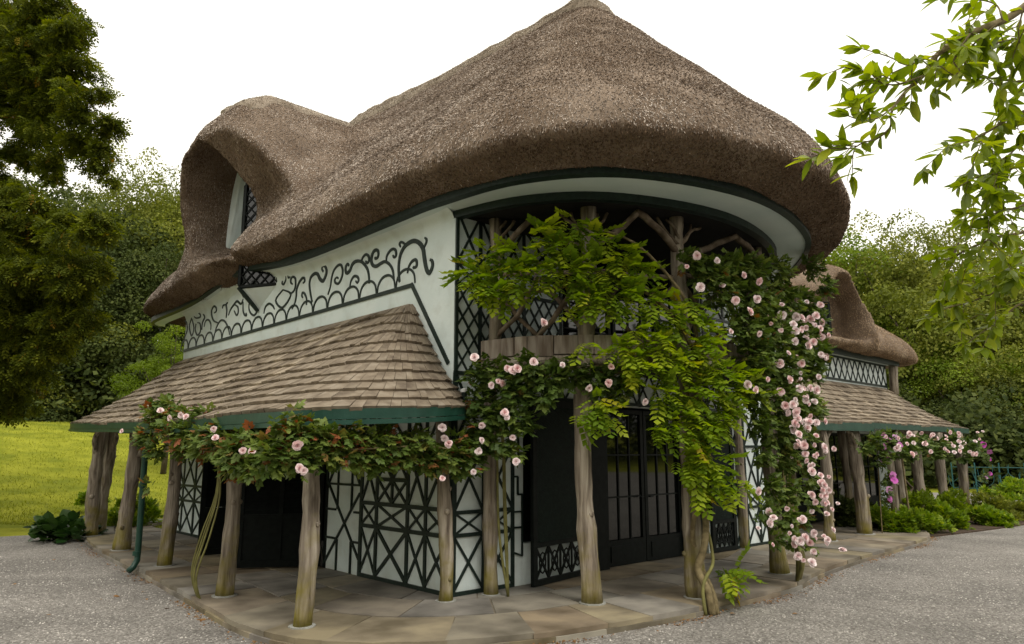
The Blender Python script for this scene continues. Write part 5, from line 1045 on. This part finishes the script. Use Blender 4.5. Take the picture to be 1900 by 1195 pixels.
def tree(v,x,y,top,R_h,R_v,label,group=None,cat='tree',name='deciduous_tree'):
    z0=float(terrain(np.array(x),np.array(y))); zc=top-R_v
    k=(zc-z0)/(1.9) if True else R_v
    o=empty(name,(x,y,z0),label=label,cat=cat,group=group); an=random.uniform(0,6.28)
    c=bpy.data.objects.new('crown',TV[v][0]); COL.objects.link(c); c.parent=o; c.location=(0,0,zc-z0); c.scale=(R_h,R_h,R_v); c.rotation_euler=(0,0,an)
    t=bpy.data.objects.new('trunk',TV[v][1]); COL.objects.link(t); t.parent=o; t.location=(0,0,zc-z0); t.scale=(R_h,R_h,max((zc-z0)/1.9,.3)); t.rotation_euler=(0,0,an)
    return o
f_=1341.;tt_=math.radians(10.19)
def at(u,v,d):
    dx=(u-950)/f_;dy=(597-v)/f_; y=math.cos(tt_)-dy*math.sin(tt_); z=math.sin(tt_)+dy*math.cos(tt_); s=d/y; return dx*s,d,z*s+1.8
def tr(v,u,topv,d,Rh,Rv,*a,**k):
    x,y,z=at(u,topv,d); return tree(v,x,y,z,Rh,Rv,*a,**k)

tr(3,255,292,52,6.5,6.0,'olive green tree behind the lawn, left of the thatched dormer')
tr(3,335,300,56,6.0,7.0,'drooping olive tree rising just behind the thatched dormer')
tr(2,160,320,50,7.5,7.0,'dark tree half hidden behind the yew boughs')
tr(2,40,330,62,8.5,8.0,'tall broad tree behind the upper left yew bough')
tr(2,300,420,47,5.0,5.0,'lower drooping tree beside the left end of the thatch')
tr(2,215,480,45,5.5,5.0,'shadowy dark tree between the yew and the left end of the thatch')
tr(0,110,560,44,5.0,4.2,'bushy olive tree at the back edge of the lawn')
tr(4,325,610,26,1.6,1.7,'fresh green young tree behind the far corner of the left veranda',name='young_tree')
tr(2,20,600,43,5.5,4.5,'dark round tree at the far left of the lawn edge')
tr(0,420,330,60,7.0,6.5,'tree top almost hidden behind the thatched dormer')
tr(3,1655,385,52,7.6,7.0,'tall round-headed tree standing highest behind the right wing')
tr(1,1560,430,56,7.0,6.5,'bright green tree right behind the tip of the main thatch')
tr(3,1775,420,54,7.0,7.0,'tree with a loose top right of the tallest one')
tr(0,1710,480,47,6.0,6.0,'mid height green tree above the right wing thatch')
tr(0,1850,470,50,6.5,7.0,'broad green tree behind the hanging laurel leaves')
tr(1,1640,560,48,4.0,4.0,'green tree just above the right dormer hood')
tr(1,1780,620,43,4.5,4.5,'leafy tree above the end of the right veranda roof')
tr(0,1880,630,42,4.5,4.5,'olive green tree above the right end of the teal fence')
tr(2,1830,690,40.5,3.6,3.4,'dark low tree over the left end of the teal fence')
tr(2,1700,680,44,4.5,4.2,'dark tree behind the right veranda roof slope')
tr(0,1960,560,45,6.0,6.5,'tree at the right edge behind the laurel boughs')
tr(1,1930,720,40,3.5,3.2,'fresh green bushy tree at the right edge above the fence')

# --- undergrowth that reads as one mass at the foot of the woods
def undergrowth(name,seed,path,n,hgt,leaf,mt,dep=3.5):
    r=np.random.default_rng(seed); P=np.array(path,float); t=r.random(n)*(len(P)-1); i=t.astype(int); f=(t-i)[:,None]; p=P[i]*(1-f)+P[i+1]*f
    x=p[:,0]+r.normal(0,dep,n); y=p[:,1]+r.normal(0,dep,n); m=r.random(n)**.7
    hh=hgt*(.6+.5*np.abs(np.sin(x*.55+1.3*np.sin(y*.4)))+.25*np.sin(x*1.7)); z=terrain(x,y)+m*hh
    nn=unit(r.normal(0,.6,(n,3))+np.array([0,-.4,.8])); y_=unit(np.cross(nn,r.normal(0,1,(n,3)))); Rm=frames(y_,nn)
    tv=np.array([(0,0,0),(-.36,.5,.06),(0,1,-.05),(.36,.5,.06)]); tf=np.array([(0,3,2,1)])
    V,F,T=scatter(tv,tf,np.stack([x,y,z],1),Rm,leaf*r.uniform(.6,1.4,n),np.clip(r.normal(.45,.25,n),0,1)); link(name,np_mesh(name,V,F,T),mt,kind='stuff')
undergrowth('woodland_undergrowth',1,[(-48,38),(-34,43),(-22,45.5),(-12,47),(0,50)],42000,4.2,.34,M_treeC,2.6)
undergrowth('woodland_undergrowth',2,[(10,46),(20,40),(29,38.5),(40,36),(60,30)],42000,4.0,.30,M_treeC,2.3)
undergrowth('woodland_undergrowth',9,[(-60,-20),(-30,-27),(0,-29),(30,-27),(60,-18),(72,0),(78,24)],40000,12,.8,M_treeC,3)
def turf():
    r=np.random.default_rng(5); n=45000; x=r.uniform(-26,-6.5,n); y=17.9+r.random(n)**1.6*26; k=(x/y<-.36)|(y>21); x=x[k];y=y[k];n=len(x); z=terrain(x,y); yy=unit(np.stack([r.normal(0,.45,n),r.normal(0,.45,n),np.ones(n)],1)); Rm=frames(yy,r.normal(0,1,(n,3)))
    V,F,T=scatter([(-.5,0,0),(.5,0,0),(.1,1,0)],[(0,1,2)],np.stack([x,y,z-.005],1),Rm,np.stack([r.uniform(.012,.03,n),r.uniform(.04,.10,n),np.ones(n)],1),np.clip(r.normal(.5,.25,n),0,1)); link('grass_blades',np_mesh('grass_blades',V,F,T),M_turf,kind='stuff')
turf()
undergrowth('far_woodland',3,[(-110,70),(-70,80),(-30,88),(10,90),(50,84),(80,64),(110,30)],60000,13,.6,M_treeA,5)
# --- big dark conifer leaning in from the left
yb=(-15.8,15.4,float(terrain(np.array(-15.8),np.array(15.4))))
yw=empty('yew_tree',yb,label='huge dark yew with hanging boughs filling the left edge',cat='tree')
P=[];Dv=[];r=np.random.default_rng(8)
for x,y,z,rad in YEW+[(-15.8+1.3*math.cos(k*2.4)*(k%3),15.2+2.2*math.sin(k*2.4),1.6+k*.85,1.2) for k in range(17)]:
    rad=rad*1.08; n=int(1700*(rad/.9)**2); k=max(4,int(14*(rad/.9)**1.5)); cc=unit(r.normal(0,1,(k,3)))*r.random((k,1))**.5*rad*.85; j=r.integers(0,k,n)
    v=unit(r.normal(0,1,(n,3))); q=v*r.random((n,1))**.6*rad*.36*np.array([1.25,1.25,.6]); q[:,2]-=.35*np.hypot(q[:,0],q[:,1])**1.2
    P.append(np.array([x,y,z])+cc[j]+q); Dv.append(v)
P=np.concatenate(P)-np.array(yb);Dv=np.concatenate(Dv); N=len(P)
ys=spray(7,.07,.16,droop=.4)
y_=unit(Dv*np.array([1,1,.3])+np.array([0,0,-.55])+r.normal(0,.35,(N,3))); Rm=frames(y_,unit(np.array([0,0,1.])+r.normal(0,.5,(N,3))))
V,F,T=scatter(ys[0],ys[1],P,Rm,r.uniform(.7,1.3,N),np.clip(r.normal(.45,.22,N),0,1))
link('foliage',np_mesh('foliage',V,F,T),M_yew,yw,kind='stuff'); print('yew',N)
bt=MB().tube([(0,0,0),(.2,.1,3),(.3,0,7),(.5,.2,12),(.8,.2,16)],[.75,.6,.5,.35,.2],10,jit=.12,seed=3).build('trunk',M_treebark,yw,smooth=True)
for i,(x,y,z,rad) in enumerate(YEW):
    if i<len(YEW)-4: continue
    e=np.array((x,y,z))-np.array(yb); s=np.array((.3,.1,max(1.5,e[2]*.85+1.0-rad))); m=(s+e)/2+np.array((0,0,.5)); s=np.array((.3,.1,max(1.5,e[2]*.6))); MB().tube([tuple(s),tuple((s+e)/2+np.array((0,.6,.9))),tuple(e),tuple(e+np.array((rad*.5,0,-rad*.4)))],[.07,.04,.02,.008],6).build('bough',M_treebark,yw,smooth=True)
# --- laurel-like tree, leafy boughs hanging in at the top right
LV=[];LF=[]; st=[(0,0),(.12,.5),(.35,.95),(.62,.86),(.85,.42),(1,0)]
for i,(y,w) in enumerate(st):
    z=-.10*y*y; LV+= [(-.19*w,y,z+.045*w),(0,y,z),(.19*w,y,z+.045*w)]
for i in range(len(st)-1):
    o=i*3; LF+= [(o,o+1,o+4),(o,o+4,o+3),(o+1,o+2,o+5),(o+1,o+5,o+4)]
LV=np.array(LV);LF=np.array(LF)
lb=(6.3,5.2,0); lt=empty('laurel_tree',lb,label='leafy tree whose long pointed leaves overhang the top right corner',cat='tree')
MB().tube([(0,0,-.1),(.05,.05,1.5),(0,.1,3.2),(.1,0,5),(.05,.1,7)],[.17,.14,.12,.09,.05],10,jit=.08,seed=4).build('trunk',M_treebark,lt,smooth=True)
r=np.random.default_rng(15); LP=[];LD=[];LU=[]
rb=random.Random(5)
def leaves_on(P,sp,start=0.,sz=1.):
    P=np.array(P); cs=np.concatenate([[0],np.cumsum(np.linalg.norm(np.diff(P,axis=0),axis=1))]); s=start*cs[-1]; k=0
    while s<cs[-1]:
        p=np.array([np.interp(s,cs,P[:,q]) for q in range(3)]); p2=np.array([np.interp(min(s+.02,cs[-1]),cs,P[:,q]) for q in range(3)]); p1=np.array([np.interp(max(s-.02,0),cs,P[:,q]) for q in range(3)])
        t=unit((p2-p1)[None])[0]; sd_=unit(np.cross(t,[0,0,1])[None])[0]*(1 if k%2 else -1)
        LP.append(p); LD.append(t*.55+sd_*rb.uniform(.3,.9)+np.array([0,0,rb.uniform(-.6,.45)])+r.normal(0,.2,3)); LU.append(np.array([0,0,1])+r.normal(0,.35,3)); k+=1; s+=sp*rb.uniform(.6,1.4)
    for q in range(5): LP.append(P[-1]); LD.append(unit((P[-1]-P[-2])[None])[0]+r.normal(0,.55,3)); LU.append(np.array([0,0,1])+r.normal(0,.4,3))
roots=[]
for i,(pts,r0,r1) in enumerate(BRANCH):
    pts=[np.array(p)-np.array(lb) for p in pts]; n=len(pts); sp_=smoothpoly([tuple(p) for p in pts],4,False)
    MB().tube(sp_,list(np.linspace(r0,r1,len(sp_))),6,jit=.06,seed=i).build('branch',M_stem,lt,smooth=True)
    if i not in (1,2,3,4,5,6,7): roots.append(pts[0])
    L=sum(np.linalg.norm(pts[k+1]-pts[k]) for k in range(n-1))
    first=(i==0)
    leaves_on(sp_[int(len(sp_)*(.55 if first else .2)):],.055 if first else .036)
    dense=3 if i<9 else (3 if i in (14,15) else 6)
    for q in range(dense):
        t=rb.uniform(.25,.95); k=int(t*(len(sp_)-1)); p=np.array(sp_[k]); d=unit(r.normal(0,1,(1,3)))[0]*.8+np.array([-.35,0,-.25]); ln=rb.uniform(.18,.42)*(.6 if i<9 else 1.1)
        tw=[p,p+d*ln*.5+np.array([0,0,.02]),p+d*ln+np.array([0,0,-.04])]
        MB().tube([tuple(z) for z in tw],[.004,.003,.002],5).build('twig',M_stem,lt)
        leaves_on(tw,.032,.2)
roots=sorted(roots,key=lambda q:q[2])
for g in range(3):
    G_=roots[g*len(roots)//3:(g+1)*len(roots)//3]; c=np.mean(G_,axis=0); J=c*.72+np.array((.1,.25*(g-1),.25)); z=max(1.2,J[2]-.5)
    MB().tube(smoothpoly([(.03,.05,z),tuple(J*.5+np.array((0,.1,z*.5+.05))),tuple(J)],4,False),list(np.linspace(.075,.04,9)),8,jit=.06,seed=g).build('branch',M_stem,lt,smooth=True)
    for k,q in enumerate(G_):
        off=r.normal(0,.06,3); MB().tube(smoothpoly([tuple(J),tuple(J*.5+q*.5+off),tuple(q)],4,False),list(np.linspace(.026,.015,9)),6,jit=.05,seed=k).build('branch',M_stem,lt,smooth=True)
LP=np.array(LP);LD=unit(np.array(LD));LU=unit(np.array(LU)); N=len(LP); print('laurel leaves',N)
Rm=frames(LD,LU); sc=r.uniform(.085,.15,N); d=np.linalg.norm(LP+np.array(lb)-np.array([0,0,1.8]),axis=1)
# the leaves that show largest in the picture: inside the frame and nearest
Q=LP+np.array(lb); inview=(Q[:,0]/Q[:,1]<.72); o=np.argsort(d+np.where(inview,0,100)); near=o[:300]
ms=[]
for k in range(7):
    me=np_mesh('leaf',LV,LF,np.full(len(LV),[.1,.3,.45,.6,.75,.88,.97][k]),smooth=True); me.materials.append(M_mag); ms.append(me)
for i in near: inst_obj('leaf',ms[int(r.choice(7,p=[.14,.2,.2,.2,.14,.08,.04]))],lt,LP[i],Rm[i],float(sc[i]))
m=np.ones(N,bool); m[near]=False
V,F,T=scatter(LV,LF,LP[m],Rm[m],sc[m],np.clip(r.normal(.45,.25,m.sum()),0,1)); link('foliage',np_mesh('foliage',V,F,T,smooth=True),M_mag,lt,kind='stuff')
# --- low plants
def plant(name,x,y,R_,H,n,leaf,mt,label,cat='plant',group=None,seed=1,broad=False,hang=.2):
    r=np.random.default_rng(seed); z0=float(terrain(np.array(x),np.array(y))) if math.hypot(x,y)>19 else 0
    o=empty(name,(x,y,z0),label=label,cat=cat,group=group)
    v=unit(r.normal(0,1,(n,3))); v[:,2]=np.abs(v[:,2]); k=max(5,int(R_*22)); cc=unit(r.normal(0,1,(k,3))); cc[:,2]=np.abs(cc[:,2]); cc*=r.random((k,1))**.4; j=r.integers(0,k,n)
    P=(cc[j]*.78+v*.30*r.random((n,1))**.5)*np.array([R_,R_,H]); P[:,2]=np.maximum(P[:,2],.02)
    y_=unit(v+cc[j]*.6+r.normal(0,.45,(n,3))+np.array([0,0,.1-hang])); Rm=frames(y_,unit(np.array([0,0,1.])+r.normal(0,.35,(n,3))))
    tv,tf=(LV*np.array([2.6,1,1]),LF) if broad else (RSP[0]/.11,RSP[1])
    V,F,T=scatter(tv,tf,P,Rm,leaf*r.uniform(.6,1.25,n),np.clip(r.normal(.5,.25,n),0,1)); link('foliage',np_mesh('foliage',V,F,T),mt,o,kind='stuff')
    b=MB()
    for q in range(7):
        e=P[int(r.integers(n))]; b=MB().tube([(0,0,0),tuple(e*.5+np.array((0,0,.03))),tuple(e)],[.008,.006,.003],4); b.build('stem',M_stemg,o)
    return o
def gnd(u,v,z=0.): 
    dx=(u-950)/f_;dy=(597-v)/f_; y=math.cos(tt_)-dy*math.sin(tt_); w=math.sin(tt_)+dy*math.cos(tt_); s=(z-1.8)/w; return dx*s,y*s
x,y=gnd(112,1003); plant('bergenia',x,y,.75,.5,260,.22,M_hosta,'dark glossy broad-leaved plant at the left gravel edge',seed=1,broad=True)
for i,(u,v,R_,H,lab) in enumerate([(225,983,.55,.75,'loose yellow-green shrub between the two leftmost veranda posts'),(262,980,.6,.8,'yellow-green shrub left of the green downpipe'),(178,965,.45,.9,'thin weedy shrub growing behind the outermost left post')]):
    x,y=gnd(u,v); plant('shrub',x,y,R_,H,900,.11,M_bed,lab,'shrub',seed=5+i)
for i,(a,bb_,R_,H,mt,lab) in enumerate([(11.75,-.75,.62,.72,M_bed,'low rounded bush beside the knotted right veranda post'),(12.5,-1.0,.72,.62,M_bed,'bright lime green mound nearest the gravel in the right bed'),(13.2,-.6,.7,.9,M_treeB,'taller green bush behind the lime mound in the right bed'),(13.9,-1.0,.7,.6,M_bed,'leafy green clump in the middle of the right bed'),(14.9,-.9,.75,.85,M_treeB,'bushy green plant below the far veranda posts'),(15.8,-1.4,.7,.5,M_bed,'low green clump spilling over the gravel in the right bed'),(17.0,-1.2,.8,.75,M_treeA,'grey-green bush near the end of the right veranda'),(18.2,-1.8,.8,.45,M_treeA,'flat grey-green plant at the far tip of the right bed'),(19.2,-1.1,.7,.6,M_bed,'small green clump beyond the veranda end'),(12.1,.3,.6,.9,M_treeC,'dark green bush in shade under the right veranda'),(15.6,.1,.8,1.0,M_bed,'yellow-green bush seen between the far veranda posts')]):
    x,y,_=Wp(a,bb_); plant('bush',x,y,R_,H,1500,.10,mt,lab,'bush',group='plants in the bed by the right veranda',seed=20+i)
bedp=[(11.2,.9),(11.15,-.9),(11.8,-1.35),(13.0,-1.6),(15,-1.9),(17,-2.1),(18.8,-2.1),(19.6,-1.2),(19.8,.8),(19.5,4)]
pb=empty('flower_bed',(CX,CY,0),AZ,kind='structure'); MB().prism([p for p in smoothpoly(bedp,4,False)]+[(17.8,1.2)],-.05,.03).build('soil',M_earth,pb)
x,y=gnd(1352,1082); plant('fern',x,y,.17,.32,26,.12,M_bed,'small pale fern sprig at the foot of the wisteria','fern',seed=40)
for i,(u,v,lab) in enumerate([(1240,0,0)]): pass
x,y=gnd(1880,925); plant('bush',x,y,.7,.8,700,.14,M_bed,'small yellow-green bush in front of the teal fence','bush',seed=50)
x,y=gnd(1840,922); plant('bush',x,y,.4,.5,300,.12,M_bed,'tiny bush at the left foot of the teal fence','bush',seed=51)
# --- teal rustic iron fence
F0=np.array(gnd(1770,912)+(0,)); F1=np.array(gnd(1990,918)+(0,)); F1[1]-=1.5
fo=empty('iron_fence',tuple(F0),label='teal rustic iron fence of twig patterns beyond the gravel path',cat='fence')
dv=(F1-F0); L=np.linalg.norm(dv); dv/=L; n_p=int(L/.95); rfz=random.Random(4)
for i in range(n_p+1):
    p=dv*(.95*i); MB().tube([tuple(p),tuple(p+np.array((0,0,1.32)))],.028,6).build('post',M_fence,fo)
    if i<n_p:
        for q in range(9):
            s=rfz.uniform(0,.95); h=rfz.uniform(.02,.7); sg=rfz.choice((-1,1)); ln=rfz.uniform(.3,.6)
            p0=dv*(.95*i+s)+np.array((0,0,h)); p1=dv*(.95*i+s+sg*ln*.45)+np.array((0,0,h+ln*.4)); p2=dv*(.95*i+s+sg*ln*.55)+np.array((0,0,min(1.25,h+ln*1.1)))
            MB().tube([tuple(z) for z in smoothpoly([tuple(p0),tuple(p1),tuple(p2)],3,False)],.013,5).build('iron_twig',M_fence,fo)
for z in (.18,1.12): MB().tube([(0,0,z),tuple(dv*L+np.array((0,0,z)))],.016,6).build('rail',M_fence,fo)
# --- dry leaves on the gravel
r=np.random.default_rng(77); lm=np_mesh('fallen_leaf',LV*np.array([2.2,1,1.6]),LF,np.full(len(LV),.6)); lm.materials.append(M_litter)
for u,v in [(30,1085),(85,1143),(185,1112),(210,1108),(262,1100),(275,1112),(310,1130),(465,1118),(345,1088),(372,1150),(100,1040),(135,1000),(128,1008),(205,1047),(390,1135),(1365,1117),(1390,1092),(1355,1140),(1430,1120),(1480,1140),(1500,1092),(1340,1128)]:
    x,y=gnd(u,v); o=bpy.data.objects.new('fallen_leaf',lm); COL.objects.link(o); o.location=(x,y,.012); o.rotation_euler=(r.normal(0,.25),r.normal(0,.25),r.uniform(0,6.28)); o.scale=(r.uniform(.05,.08),)*3
    tag(o,'curled dry brown leaf lying on the grey gravel','leaf','dry leaves on the gravel')
n=5200; t=r.random(n)*(len(E_)-1); k=t.astype(int); p=E_[k]+r.normal(0,.06,(n,2))*np.array([1,1]); 
q=np.array(I_)[k]-E_[k]; p=p-unit(q)*.07*1.2
sel=r.random(n)<(.12+.88*(np.sin(t*.5)>.1)); p=p[sel]; n=len(p); Pw=W3(np.concatenate([p,np.full((n,1),.008)],1)); yy=unit(r.normal(0,1,(n,3))*np.array([1,1,.3])); 
V,F,T=scatter(LV*np.array([2,1,1]),LF,Pw,frames(yy,unit(np.array([0,0,1.])+r.normal(0,.4,(n,3)))),r.uniform(.01,.03,n),r.random(n)); link('leaf_litter',np_mesh('leaf_litter',V,F,T),M_litter,kind='stuff')
